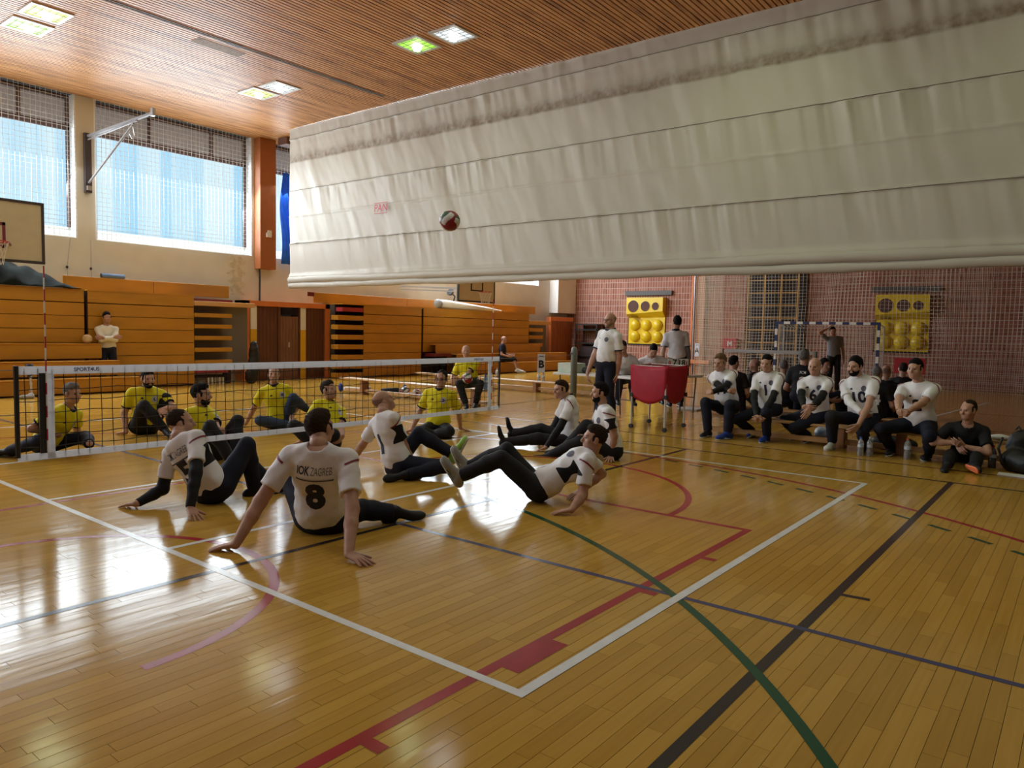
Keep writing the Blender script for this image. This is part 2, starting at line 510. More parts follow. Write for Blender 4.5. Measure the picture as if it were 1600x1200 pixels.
m_cord = mat('net_cord_pale', (0.62, 0.62, 0.58), 0.7)
STRIP = 0.293
def window(n, x0, x1, net):
    w = thing('window_%d' % n, 'tall hall window with pale blue corrugated sheet outside, bay %d' % n, None, (x0, WALL_Y, SILL_Z))

    w['kind'] = 'structure'
    y0 = WALL_Y + 0.35
    rv = MB().box(x0 - 0.02, x1 + 0.02, WALL_Y + 0.01, y0 + 0.05, SILL_Z - 0.05, SILL_Z + 0.02)
    rv.box(x1 - 0.03, x1 + 0.004, WALL_Y - 0.004, y0, SILL_Z, CEIL_Z); rv.box(x0 - 0.004, x0 + 0.03, WALL_Y - 0.004, y0, SILL_Z, CEIL_Z)
    rv.build('reveal', m_reveal, w)
    MB().box(x0 + 0.03, x1 - 0.03, y0 - 0.06, y0, SILL_Z + 0.02, 3.70).build('sill_panel', m_reveal, w)
    fr = MB().box(x0 + 0.03, x1 - 0.03, y0 - 0.1, y0 - 0.02, 5.90, 6.02).box(x0 + 0.03, x1 - 0.03, y0 - 0.1, y0 - 0.02, 6.60, CEIL_Z + 0.02)
    for xx in (x0 + 0.03, x1 - 0.09, x0 + (x1 - x0) * 0.34, x0 + (x1 - x0) * 0.74):
        fr.box(xx, xx + 0.06, y0 - 0.1, y0 - 0.02, 6.0, CEIL_Z)
    fr.box(x1 - 0.09, x1 - 0.03, y0 - 0.1, y0 - 0.02, 3.7, 6.0)
    fr.build('frame', m_frame, w)
    MB().box(x0 + 0.03, x1 - 0.03, y0 - 0.015, y0 + 0.02, 5.98, CEIL_Z).build('blind', m_blind, w)
    k, x = 0, x0 - 0.25
    while x < x1 + 0.25:           # corrugated sheet strips of the facade, alternately proud
        dy = 0.0 if k % 2 else 0.05
        MB().box(x, x + STRIP - 0.012, y0 + 0.12 + dy, y0 + 0.14 + dy, 3.3, 6.1).build('sheet_strip', m_panel, w)
        x += STRIP; k += 1
    MB().box(x0 - 0.3, x1 + 0.3, y0 + 0.2, y0 + 0.22, 3.2, 6.9).build('facade_backing', m_panel, w)
    if net:
        nm = MB(); yy = WALL_Y - 0.06; c = 0.105
        xx = x0 + 0.02
        i = 0
        while xx < x1 - 0.01:
            dx = 0.012 * math.sin(i * 1.7)
            nm.bar((xx, yy, SILL_Z + 0.02), (xx + dx, yy - 0.01, CEIL_Z - 0.02), 0.007)
            xx += c; i += 1
        zz = SILL_Z + 0.05
        while zz < CEIL_Z - 0.02:
            nm.bar((x0, yy, zz), (x1 - 0.02, yy, zz + 0.012 * math.sin(zz * 9)), 0.007)
            zz += c
        t = nm.build('window_net', m_cord, None, loc=(x0, yy, SILL_Z))
        tag(t, {4: 'pale ball stop net over the window behind the basketball board', 5: 'pale ball stop net over the window with the steel wall bracket',
                6: 'pale ball stop net over the window with the blue curtain'}.get(n, 'pale ball stop net over window bay %d' % n), 'net', 'ball stop nets over the windows')
for i, (x0, x1) in enumerate(BAYS):
    window(i + 1, x0, x1, 3 <= i <= 5)
m_orange_col = mat('orange_duct', (0.38, 0.125, 0.040), 0.5, var=0.05)
m_beam = mat('brown_beam', (0.12, 0.05, 0.03), 0.6)

# ---- doors portal in the long wall
m_orange = mat('orange_frame', (0.72, 0.22, 0.06), 0.45, var=0.05)
m_brown_door = mat('brown_door', (0.13, 0.048, 0.028), 0.5, var=0.25, scale=3, stretch=(8, 8, 0.6))
m_brown_leaf = mat('brown_leaf', (0.21, 0.10, 0.065), 0.5, var=0.2, scale=3, stretch=(8, 8, 0.6))
alc = MB().box(5.9, 8.5, WALL_Y + 1.2, WALL_Y + 1.3, 1.42, 2.3).box(5.98, 6.17, 11.185, 11.22, 1.42, 2.06).box(7.60, 7.78, 11.185, 11.22, 1.42, 2.06)
tag(alc.build('wall_alcove', m_whitew), 'white upper wall of the doorway recess', None, kind='structure')
tag(MB().box(5.98, 6.17, 11.185, 11.22, 0, 1.42).box(7.60, 7.78, 11.185, 11.22, 0, 1.42).box(5.9, 8.5, WALL_Y + 1.19, WALL_Y + 1.3, 0, 1.42).box(5.8, 5.9, WALL_Y + 0.3, WALL_Y + 1.3, 0, 2.3).box(8.5, 8.6, WALL_Y + 0.3, WALL_Y + 1.3, 0, 2.3).box(
    5.9, 8.5, WALL_Y + 0.3, WALL_Y + 1.3, 2.2, 2.3).box(5.9, 8.5, WALL_Y + 0.3, WALL_Y + 1.3, -0.05, -0.001).build('trim_2', m_yellow_wall), 'yellow lower wall and lining of the doorway recess', None, kind='structure')
d1 = thing('door_1', 'orange framed double doorway with dark brown grooved doors', None, (5.75, 11.2, 0)); d1['kind'] = 'structure'
MB().box(5.76, 5.93, 11.15, WALL_Y + 0.02, 0, 2.20).box(8.46, 8.62, 11.15, WALL_Y + 0.02, 0, 2.20).box(5.76, 8.62, 11.15, WALL_Y + 0.02, 2.06, 2.20).build('frame', m_orange, d1)
MB().box(5.93, 5.98, 11.2, WALL_Y, 0, 2.06).box(6.86, 6.94, 11.2, WALL_Y, 0, 2.06).box(7.56, 7.60, 11.2, WALL_Y, 0, 2.06).box(8.42, 8.46, 11.2, WALL_Y, 0, 2.06).build('post', m_brown_door, d1)
for (a, b, mm) in ((6.17, 6.86, m_brown_door), (7.78, 8.42, m_brown_door), (6.94, 7.56, m_brown_leaf)):
    nb = 6
    dl = MB()
    for k in range(nb):
        w_ = (b - a) / nb
        dl.box(a + k * w_, a + (k + 1) * w_ - 0.008, 11.24, 11.29, 0.01, 2.05 if mm is not m_brown_leaf else 1.80)
    dl.box(a, b, 11.255, 11.28, 0.01, 2.05 if mm is not m_brown_leaf else 1.80)
    dleaf = dl.build('door_leaf', mm, d1)
    if mm is m_brown_leaf:
        MB().box(7.0, 7.5, 11.24, 11.29, 1.83, 2.04).build('transom', mat('dark_glass', (0.02, 0.015, 0.02), 0.15), d1)
        MB().box(7.21, 7.25, 11.215, 11.24, 0.92, 1.06).build('handle', mat('bright_steel', (0.75, 0.75, 0.75), 0.3, metal=0.8), dleaf)

# ================================================================== LARGE OBJECTS
# ---- raised divider curtain
def wnoise(t, seed, n=7, f0=1.0, fs=1.7):
    r = np.random.default_rng(seed); out = 0
    for i in range(n):
        f = f0 * (fs ** i) * (0.8 + 0.4 * r.random())
        out = out + np.sin(t * f + r.random() * 6.28) * (0.75 ** i)
    return out / 2.2
CX = 6.37
SEAMS = [6.67, 6.38, 5.05, 4.40, 3.70]
ny, nz_ = 620, 170
Yg = np.linspace(9.95, -13.9, ny); Zg = np.linspace(2.80, CEIL_Z - 0.01, nz_)
YY, ZZ = np.meshgrid(Yg, Zg, indexing='ij')
XX = np.full_like(YY, CX)
for i, s in enumerate(SEAMS):
    below = s - ZZ
    up = ZZ - s
    amp = {0: 0.014, 1: 0.032, 2: 0.030, 3: 0.005, 4: 0.030}[i]
    mask = np.where(below >= 0, np.exp(-below / 0.5), 0)
    slant = YY + below * (0.35 if YY.mean() > 0 else 0.2)
    XX += amp * mask * wnoise(slant, 30 + i, 6, 11.0, 1.5) * (0.55 + 0.45 * np.clip(wnoise(YY, 60 + i, 3, 0.8), -1, 1))
    mk2 = np.where(up >= 0, np.exp(-up / 0.10), 0)
    XX += 0.008 * mk2 * wnoise(YY, 40 + i, 5, 8.0, 1.5)
    XX -= 0.016 * np.exp(-(np.abs(ZZ - s) / 0.02))          # pinched seam
XX += 0.016 * wnoise(YY - 0.35 * ZZ, 77, 5, 1.6, 1.8) * np.clip((6.6 - ZZ) / 1.0, 0, 1)
XX += 0.009 * wnoise(YY - 0.5 * ZZ, 78, 5, 5.0, 1.6) * np.clip((YY + 1) / 4, 0.25, 1) + 0.006 * wnoise(YY - 1.1 * ZZ, 79, 4, 3.0)
XX -= 0.05 * np.exp(-((ZZ - 2.83) / 0.06) ** 2)
vs = np.stack([XX, YY, ZZ], -1).reshape(-1, 3)
idx = np.arange(ny * nz_).reshape(ny, nz_)
fs = np.stack([idx[:-1, :-1], idx[1:, :-1], idx[1:, 1:], idx[:-1, 1:]], -1).reshape(-1, 4)
m_curt = mat('curtain_vinyl', (0.50, 0.457, 0.392), 0.5, transluc=0.05, spec=0.35)
N, L, B = nodes_of(m_curt)
geo = N.new('ShaderNodeNewGeometry'); sx = N.new('ShaderNodeSeparateXYZ'); L.new(geo.outputs['Position'], sx.inputs[0])
nz = N.new('ShaderNodeTexNoise'); nz.inputs['Scale'].default_value = 1.6; nz.inputs['Detail'].default_value = 6
L.new(geo.outputs['Position'], nz.inputs['Vector'])
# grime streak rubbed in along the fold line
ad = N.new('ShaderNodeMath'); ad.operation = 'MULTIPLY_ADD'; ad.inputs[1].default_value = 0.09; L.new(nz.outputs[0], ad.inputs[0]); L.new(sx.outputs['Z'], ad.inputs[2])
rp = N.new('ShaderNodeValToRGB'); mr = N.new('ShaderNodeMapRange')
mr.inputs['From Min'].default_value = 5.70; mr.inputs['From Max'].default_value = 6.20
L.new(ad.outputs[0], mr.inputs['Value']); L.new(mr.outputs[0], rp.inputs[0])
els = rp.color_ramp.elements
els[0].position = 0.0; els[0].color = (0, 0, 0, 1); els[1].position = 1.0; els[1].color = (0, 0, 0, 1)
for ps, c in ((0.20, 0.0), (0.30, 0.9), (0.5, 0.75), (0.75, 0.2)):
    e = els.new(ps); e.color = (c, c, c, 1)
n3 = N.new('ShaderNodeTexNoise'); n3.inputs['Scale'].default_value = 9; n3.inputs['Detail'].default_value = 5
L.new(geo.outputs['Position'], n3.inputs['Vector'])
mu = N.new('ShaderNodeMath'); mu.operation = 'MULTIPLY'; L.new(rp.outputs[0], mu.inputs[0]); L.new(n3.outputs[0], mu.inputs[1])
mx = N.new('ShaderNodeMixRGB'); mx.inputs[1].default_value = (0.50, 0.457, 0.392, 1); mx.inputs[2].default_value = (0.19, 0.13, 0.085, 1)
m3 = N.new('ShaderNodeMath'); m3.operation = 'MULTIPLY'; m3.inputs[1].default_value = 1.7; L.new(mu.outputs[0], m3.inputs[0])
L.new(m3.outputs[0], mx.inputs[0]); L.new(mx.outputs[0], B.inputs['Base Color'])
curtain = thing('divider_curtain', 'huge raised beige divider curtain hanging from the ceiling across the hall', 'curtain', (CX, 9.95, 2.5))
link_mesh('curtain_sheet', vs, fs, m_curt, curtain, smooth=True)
# gathered hem: two horizontal rolls of cloth
def roll(z0, r, xo, seed, name):
    n, k = 260, 14
    yy = np.linspace(9.93, -13.9, n); v = []
    for i, y_ in enumerate(yy):
        sag = 0.012 * float(wnoise(np.array(y_), seed, 4, 0.9)); rr = r * (1 + 0.12 * float(wnoise(np.array(y_), seed + 1, 5, 1.7)))
        for j in range(k):
            t = 2 * math.pi * j / k
            v.append((CX + xo + rr * 0.75 * math.cos(t), y_, z0 + sag + rr * math.sin(t)))
    f = [[i * k + j, i * k + (j + 1) % k, (i + 1) * k + (j + 1) % k, (i + 1) * k + j] for i in range(n - 1) for j in range(k)]
    f += [list(range(k))[::-1], [(n - 1) * k + j for j in range(k)]]
    link_mesh(name, v, f, m_curt, curtain, smooth=True)
roll(2.745, 0.085, -0.03, 5, 'hem_roll')
roll(2.60, 0.075, -0.015, 9, 'hem_roll')
m_seam = mat('seam_thread', (0.16, 0.13, 0.10), 0.8)
for s in SEAMS[1:]:
    if s == 4.40: continue
    k = int(np.argmin(np.abs(Zg - s)))
    MB().tube([(XX[i, k] - 0.007, Yg[i], Zg[k]) for i in range(0, ny, 2)], 0.005, 5).build('seam', m_seam, curtain)
m_logo = mat('faded_red_print', (0.50, 0.08, 0.10), 0.6)
flat_text('printed_mark', 'PAN', 0.24, (CX - 0.075, 6.30, 4.32), (0, -1, 0), (0, 0, 1), m_logo, curtain, shear=0.1, bold=0.004)
for _z in (4.435, 4.195):
    MB().box(CX - 0.078, CX - 0.074, 6.08, 6.53, _z, _z + 0.014).build('printed_rule', m_logo, curtain)
bm = MB().box(6.72, 7.6, 10.6, 11.0, 6.47, CEIL_Z - 0.005)
tag(bm.build('ceiling_beam', m_beam, loc=(7, 10.8, 6.47)), 'short dark brown beam under the ceiling beside the orange duct', 'beam')

# ---- orange duct with a small white box and a hanging cable
dct = thing('wall_duct', 'rust orange vertical duct on the wall beside the curtain edge', 'duct', (6.43, 11.0, 3.16))
bevel(MB().box(6.36, 6.86, 11.30, WALL_Y - 0.005, 3.10, CEIL_Z - 0.002).build('duct_body', m_orange_col, dct), 0.01)
MB().box(6.54, 6.68, 11.25, 11.30, 3.98, 4.10).box(6.58, 6.70, 11.27, 11.30, 4.02, 4.17).build('junction_box', mat('white_plastic', (0.75, 0.74, 0.70), 0.4), dct)
MB().tube([(6.46, 11.5, 3.2), (6.47, 11.5, 2.8), (6.46, 11.5, 2.21)], 0.025, 6).build('cable', mat('black_rubber', (0.02, 0.02, 0.02), 0.6), dct)

# ---- blue cloth beside the curtain
m_blue_cloth = mat('blue_cloth', (0.02, 0.17, 0.55), 0.6, var=0.25, scale=4, transluc=0.3)
v, f = [], []
for i in range(30):
    z = 3.30 + 2.58 * i / 29; wv = 0.25 + 0.35 * (1 - abs(i - 10) / 29)
    for j in range(16):
        u_ = j / 15
        v.append((7.12 + 0.06 * math.sin(i * .25) + u_ * wv, 11.44 + 0.04 * math.sin(u_ * 14 + i * 0.2), z))
for i in range(29):
    for j in range(15):
        a = i * 16 + j; f.append([a, a + 1, a + 17, a + 16])
o = link_mesh('window_curtain', v, f, m_blue_cloth, None, loc=(7.3, 11.45, 3.3), smooth=True)
md = o.modifiers.new('thick', 'SOLIDIFY'); md.thickness = 0.006
tag(o, 'bright blue cloth hanging in the window beside the divider curtain', 'curtain')

# ---- ceiling lamps (pairs of recessed square fittings)
m_lframe = mat('lamp_frame', (0.62, 0.60, 0.56), 0.4, metal=0.3)
m_lgrey = mat('lamp_grid', (0.10, 0.10, 0.10), 0.5)
LCOL = {'g': ((0.30, 0.85, 0.03), 0.85, (0.80, 1.0, 0.55)), 'y': ((0.62, 0.80, 0.06), 0.95, (0.90, 1.0, 0.60)), 'w': ((0.70, 0.80, 0.88), 0.8, (0.88, 0.94, 1.0))}
m_hot = mat('lamp_bulb', (1, 1, 1), 0.4, emit=(1, 1, 0.96), estr=7)
LAMP_W = 8.0
def lamp(x, y, kind, label=None, group='square ceiling lamps', light=True, power=None):
    col, st, lc = LCOL[kind]
    mg = mat('lamp_glow_' + kind, (0.4, 0.4, 0.3), 0.4, emit=col, estr=st)
    z = CEIL_Z
    t = thing('ceiling_lamp', label, 'lamp', (x, y, z - 0.02), group)
    h = 0.27
    fr = MB()
    for sgn in (-1, 1):
        fr.box(x - h - 0.05, x + h + 0.05, y + sgn * h - 0.03 + sgn * 0.02, y + sgn * h + 0.03 + sgn * 0.02, z - 0.022, z + 0.01)
        fr.box(x + sgn * h - 0.03 + sgn * 0.02, x + sgn * h + 0.03 + sgn * 0.02, y - h, y + h, z - 0.022, z + 0.01)
    fr.build('frame', m_lframe, t)
    MB().box(x - h, x + h, y - h, y + h, z - 0.010, z - 0.004).build('reflector', mg, t)
    gr = MB()
    for k in range(-2, 3):
        gr.bar((x + k * 0.11, y - h, z - 0.02), (x + k * 0.11, y + h, z - 0.02), 0.006)
    for k in (-1, 1):
        gr.bar((x - h, y + k * 0.13, z - 0.02), (x + h, y + k * 0.13, z - 0.02), 0.006)
    gr.build('guard', m_lgrey, t)
    MB().lathe([(0.01, -0.07), (0.06, -0.06), (0.085, -0.02), (0.06, 0.03), (0.02, 0.05)], (x + 0.02, y + 0.02, z - 0.035), 12).build('bulb', m_hot, t, smooth=True)
    if light:
        area_light('lamp_light', (x, y, z - 0.11), (0, 0, 0), 0.5, 0.5, power or LAMP_W, lc)
lamp(-0.34, 7.17, 'y', 'yellow glowing square ceiling lamp, top left corner, nearer of its pair')
lamp(-0.32, 8.05, 'g', 'bright green square ceiling lamp beside the yellow one at far left')
lamp(4.16, 7.95, 'y', 'yellow green square ceiling lamp in front of the large window')
lamp(4.19, 7.19, 'w', 'white square ceiling lamp paired with the yellow green one near the window')
lamp(4.22, 3.02, 'g', 'green square ceiling lamp near the divider curtain')
lamp(4.26, 2.15, 'w', 'white square ceiling lamp nearest the divider curtain')
for (x, y, k, lab) in ((4.2, -2.0, 'g', 'green ceiling lamp above the picture, first of the row right of the white one'), (4.2, -2.9, 'g', 'green ceiling lamp above the picture, second of the row right of the white one'),
                       (4.2, -7.0, 'g', 'green ceiling lamp out of the picture at upper right, nearer of its pair'), (4.2, -7.9, 'g', 'green ceiling lamp out of the picture at upper right, farther of its pair')):
    lamp(x, y, k, lab, power=10.0)
for (x, y, k, lab) in ((-0.34, 3.0, 'w', 'white ceiling lamp above the picture, farther of the pair over the net'), (-0.34, 2.1, 'w', 'white ceiling lamp above the picture, nearer of the pair over the net'),
                       (-0.34, -2.0, 'w', 'white ceiling lamp above the picture, farther of the pair over the near court'), (-0.34, -2.9, 'y', 'yellow ceiling lamp above the picture over the near court'),
                       (-4.9, 7.6, 'w', 'white ceiling lamp out of the picture at upper left by the windows'), (-4.9, 2.6, 'w', 'white ceiling lamp out of the picture left of the net'),
                       (-4.9, -2.4, 'w', 'white ceiling lamp out of the picture above the left sideline'), (-4.9, -7.4, 'w', 'white ceiling lamp straight above the camera'),
                       (-0.34, -7.0, 'w', 'white ceiling lamp out of the picture right of the camera, farther one'), (-0.34, -7.9, 'w', 'white ceiling lamp out of the picture right of the camera, nearer one'),
                       (-9.4, -2.4, 'w', 'white ceiling lamp behind the camera, left one'), (-9.4, -7.4, 'w', 'white ceiling lamp behind the camera, right one')):
    lamp(x, y, k, lab, power=15.0 if y > -7 and x > -9 else 6.0)  # unseen lamps carrying on the ceiling grid, added as overhead fill

# ---- ceiling slot and vent panel
m_black = mat('matt_black', (0.012, 0.012, 0.012), 0.7)
m_rail = mat('grey_rail', (0.30, 0.27, 0.24), 0.5)
sl = thing('ceiling_track', 'long grey track slot with black openings running along the slatted ceiling', 'track', (0, 5.77, CEIL_Z))
MB().box(-6, 5.9, 5.735, 5.755, CEIL_Z - 0.012, CEIL_Z + 0.01).box(-6, 5.9, 5.80, 5.82, CEIL_Z - 0.012, CEIL_Z + 0.01).build('rail', m_rail, sl)
MB().box(-6, 5.9, 5.757, 5.798, CEIL_Z - 0.004, CEIL_Z + 0.01).build('groove', mat('dark_groove', (0.05, 0.04, 0.03), 0.8), sl)
for (a, b) in ((2.15, 2.42), (4.45, 5.6)):
    MB().box(a, b, 5.73, 5.86, CEIL_Z - 0.010, CEIL_Z + 0.01).build('opening', m_black, sl)
o = MB()
for k in range(7):
    o.box(1.72, 2.66, 6.02 + k * 0.047, 6.05 + k * 0.047, CEIL_Z - 0.008, CEIL_Z + 0.01)
tag(o.build('ceiling_vent', mat('vent_grey', (0.42, 0.36, 0.30), 0.6, var=0.3, scale=40), loc=(2.2, 6.2, CEIL_Z)), 'pale slotted vent strip in the ceiling beside the long track', 'vent')

# ================================================================== BLEACHERS
m_ply = mat('orange_ply', (0.50, 0.228, 0.020), 0.38, var=0.10, scale=1.4, stretch=(1, 1, 4))
m_ply2 = mat('orange_ply_edge', (0.62, 0.34, 0.12), 0.45)
m_void = mat('bleacher_void', (0.03, 0.012, 0.012), 0.8)
m_grey_wall = mat('bleacher_side', (0.17, 0.15, 0.14), 0.7)
m_maroon = mat('maroon_seat', (0.16, 0.012, 0.02), 0.5)
BY = 10.6
ROWS = [2.22, 1.935, 1.65, 1.36, 1.06, 0.755, 0.45, 0.03]
def panels(t, x0, x1, rows, y=BY, g=0.012, skip=0):
    for i in range(len(rows) - 1):
        big = 0.028 if i == 0 else g
        bevel(MB().box(x0, x1, y, y + 0.03, rows[i + 1] + big / 2, rows[i] - g / 2).build('panel', m_ply, t), 0.004, 1)
def end_boards(t, x0, x1, zs, th=0.10, y=BY):
    for z in zs:
        bevel(MB().box(x0, x1, y, y + 0.32, z - th, z).build('seat_board', m_ply, t), 0.006, 1)

t = thing('bleacher_unit', 'folded orange bleacher unit at far left with three tiers pulled out', 'bleacher', (-2, BY, 0), 'orange folding bleachers')
panels(t, -7.0, 1.52, ROWS)
MB().box(-7.0, 1.50, BY + 0.03, WALL_Y - 0.02, 0.0, 2.19).build('core', m_void, t)
MB().box(-7.0, 1.53, BY - 0.01, WALL_Y - 0.02, 2.205, 2.235).build('top_board', m_ply, t)
for (z0, z1, y0, xe) in ((0.72, 1.02, 10.28, 1.74), (0.37, 0.66, 9.96, 1.98), (0.03, 0.31, 9.66, 2.25)):
    bevel(MB().box(-7.0, xe, y0, y0 + 0.03, z0, z1).build('panel', m_ply, t), 0.004, 1)
    bevel(MB().box(-7.0, xe, y0 - 0.015, y0 + 0.31 if xe != 1.98 else y0 + 0.25, z1, z1 + 0.025).build('seat_board', m_ply, t), 0.005, 1)
MB().box(-7, 2.2, 9.70, 9.9, 0.0, 0.03).build('plinth', m_void, t)
t = thing('bleacher_unit', 'folded orange bleacher unit behind the man with folded arms', 'bleacher', (2.8, BY, 0), 'orange folding bleachers')
panels(t, 1.60, 4.05, ROWS)
MB().box(1.58, 4.04, BY + 0.03, WALL_Y - 0.02, 0.0, 2.19).build('core', m_void, t)
MB().box(1.58, 4.06, BY - 0.01, WALL_Y - 0.02, 2.205, 2.235).build('top_board', m_ply, t)
MB().box(4.045, 5.74, BY + 0.36, BY + 0.40, 0.5, 2.0).build('side_wall', m_grey_wall, t)
end_boards(t, 4.06, 5.08, [1.80, 1.52, 1.23, 0.93, 0.62])
bevel(MB().box(4.06, 5.74, BY, BY + 0.35, 1.985, 2.10).build('seat_board', m_ply2, t), 0.006, 1)
MB().box(4.06, 5.15, BY + 0.1, BY + 0.9, 2.10, 2.16).build('cover_board', m_maroon, t)
bevel(MB().box(4.08, 4.98, BY + 0.02, BY + 0.34, 0.28, 0.40).build('stacked_seat', mat('red_seat', (0.35, 0.02, 0.03), 0.5), t), 0.01)
for k in range(5):
    MB().tube([(4.45 + k * 0.10, BY + 0.05, 0.0), (4.45 + k * 0.10, BY + 0.05, 0.17)], 0.022, 8).build('foot', mat('cream_plastic', (0.72, 0.66, 0.5), 0.5), t)
MB().box(4.08, 4.98, BY + 0.10, BY + 0.34, 0.17, 0.23).box(4.98, 5.1, BY + 0.1, BY + 0.3, 0.0, 0.4).build('rack', m_void, t)
bp_ = thing('back_panel', 'orange back board standing on the bleachers left of the doorway', 'panel', (3.4, 11.3, 2.2), 'orange back boards on the bleachers')
for (a, b) in ((1.36, 3.38), (3.39, 5.40)):
    bevel(MB().box(a, b, 11.28, 11.32, 2.236, 2.55).build('board', m_ply, bp_), 0.004, 1)
bp_ = thing('back_panel', 'orange back board standing on the bleachers right of the doorway', 'panel', (13, 11.3, 2.2), 'orange back boards on the bleachers')
for (a, b) in ((8.14, 11.9), (11.91, 15.6), (15.61, 19.16)):
    bevel(MB().box(a, b, 11.28, 11.32, 2.236, 2.54).build('board', m_ply, bp_), 0.004, 1)
MB().box(7.93, 8.14, 11.28, 11.32, 2.42, 2.54).build('end_cap', m_maroon, bp_)
t = thing('bleacher_unit', 'folded orange bleacher unit just right of the doorway', 'bleacher', (10, BY, 0), 'orange folding bleachers')
panels(t, 9.47, 11.93, ROWS)
MB().box(9.47, 11.92, BY + 0.03, WALL_Y - 0.02, 0.0, 2.19).build('core', m_void, t)
MB().box(8.66, 11.95, BY + 0.0, WALL_Y - 0.02, 2.205, 2.235).build('top_board', m_ply, t)
MB().box(8.66, 9.47, BY + 0.36, BY + 0.40, 0.0, 2.2).build('side_wall', m_void, t)
MB().box(8.66, 9.46, BY + 0.02, BY + 0.32, 2.0, 2.12).build('cover_board', mat('red_cover', (0.38, 0.03, 0.03), 0.5), t)
end_boards(t, 8.48, 9.46, [1.88, 1.60, 1.30, 1.01, 0.70, 0.42, 0.16], 0.14)
t = thing('bleacher_unit', 'long orange bleacher unit with pulled out lower tiers at the far right', 'bleacher', (15, BY, 0), 'orange folding bleachers')
panels(t, 12.02, 17.85, ROWS[:6])
panels(t, 13.2, 17.85, ROWS[5:])
MB().box(12.0, 17.85, BY + 0.03, WALL_Y - 0.02, 0.0, 2.19).build('core', m_void, t)
MB().box(11.97, 17.87, BY - 0.01, WALL_Y - 0.02, 2.205, 2.235).build('top_board', m_ply, t)
MB().box(17.87, 19.5, BY + 0.36, BY + 0.40, 0.0, 1.9).build('side_wall', m_grey_wall, t)
end_boards(t, 17.87, 18.80, [1.66, 1.37, 1.06], 0.14)
bevel(MB().box(17.87, 19.3, BY, BY + 0.3, 1.80, 1.95).build('seat_board', m_ply2, t), 0.006, 1)
for (z0, z1, y0, xs, xe) in ((0.70, 1.0, 10.28, 12.3, 18.2), (0.38, 0.68, 9.96, 13.0, 19.6), (0.03, 0.36, 9.66, 13.3, 19.6)):
    bevel(MB().box(xs, xe, y0, y0 + 0.03, z0, z1).build('panel', m_ply, t), 0.004, 1)
    bevel(MB().box(xs, xe, y0 - 0.015, y0 + 0.31, z1, z1 + 0.025).build('seat_board', m_ply, t), 0.005, 1)
MB().box(12.05, 13.0, 10.05, 10.5, 0.42, 0.52).box(12.05, 12.9, 10.15, 10.55, 0.62, 0.72).build('maroon_seat', m_maroon, t)
MB().box(13.3, 19.5, 9.7, 9.9, 0, 0.03).build('plinth', m_void, t)

# ---- wooden cupboard in the far corner and a dark rack beside it
m_cup = mat('red_brown_wood', (0.30, 0.085, 0.030), 0.4, var=0.3, scale=2.5, stretch=(6, 6, 0.7))
t = thing('cupboard', 'tall reddish wooden cupboard with orange top rail in the far corner', 'cupboard', (20.5, 11.0, 0))
MB().box(19.72, 21.40, 10.92, WALL_Y - 0.46, 0, 2.15).build('body', m_cup, t)
for k in range(7):
    w_ = (21.30 - 19.80) / 7
    MB().box(19.80 + k * w_, 19.80 + (k + 1) * w_ - 0.012, 10.895, 10.92, 0.1, 1.98).build('board', m_cup, t)
MB().box(19.70, 21.42, 10.88, 10.92, 1.99, 2.16).box(19.70, 19.79, 10.88, 10.92, 0, 2.0).build('frame', m_orange, t)
t = thing('equipment_rack', 'black rack with shelves in the corner against the brick wall', 'rack', (21.6, 10.1, 0))
for z in (0.5, 1.05, 1.62, 1.85):
    MB().box(21.3, 21.95, 9.6, 10.7, z, z + 0.05).build('shelf', m_black, t)
for (a, b) in ((21.32, 9.62), (21.92, 9.62), (21.32, 10.66), (21.92, 10.66)):
    MB().box(a - 0.02, a + 0.02, b - 0.02, b + 0.02, 0, 1.9).build('upright', m_black, t)
MB().box(21.4, 21.9, 9.7, 10.6, 0.1, 0.5).box(21.4, 21.9, 9.75, 10.5, 0.55, 0.95).build('crate', mat('dark_crate', (0.035, 0.02, 0.02), 0.6), t)

# ================================================================== BASKETBALL GEAR
m_board = mat('cream_board', (0.62, 0.55, 0.40), 0.5, var=0.04)
m_dkred = mat('dark_red_paint', (0.20, 0.02, 0.05), 0.5)
m_steel = mat('brushed_steel', (0.45, 0.45, 0.46), 0.35, metal=0.7)
m_dksteel = mat('dark_steel', (0.07, 0.055, 0.06), 0.5, metal=0.4)
m_netcord = mat('hoop_cord', (0.75, 0.73, 0.70), 0.7)
def hoop(t, c, r=0.225, facing=-1):
    MB().tube([(c[0] + r * math.cos(a), c[1] + r * math.sin(a), c[2]) for a in [2 * math.pi * k / 24 for k in range(25)]], 0.010, 6).build('rim', mat('rim_red', (0.45, 0.03, 0.03), 0.4), t)
    nb = MB()
    for k in range(12):
        a0 = 2 * math.pi * k / 12
        for sgn in (-1, 1):
            a1 = a0 + sgn * 0.5; a2 = a0 + sgn * 1.0
            nb.bar((c[0] + r * math.cos(a0), c[1] + r * math.sin(a0), c[2]), (c[0] + r * .75 * math.cos(a1), c[1] + r * .75 * math.sin(a1), c[2] - .2), 0.006)
            nb.bar((c[0] + r * .75 * math.cos(a1), c[1] + r * .75 * math.sin(a1), c[2] - .2), (c[0] + r * .6 * math.cos(a2), c[1] + r * .6 * math.sin(a2), c[2] - .4), 0.006)
    nb.build('hoop_net', m_netcord, t)
t = thing('basketball_board', 'cream basketball backboard with dark red aiming square at the left edge', 'backboard', (-0.8, 8.75, 2.62))
bx0, bx1, by, bz0, bz1 = -1.72, 0.06, 8.72, 2.63, 3.68
MB().box(bx0, bx1, by, by + 0.03, bz0, bz1).build('board', m_board, t)
e = 0.045
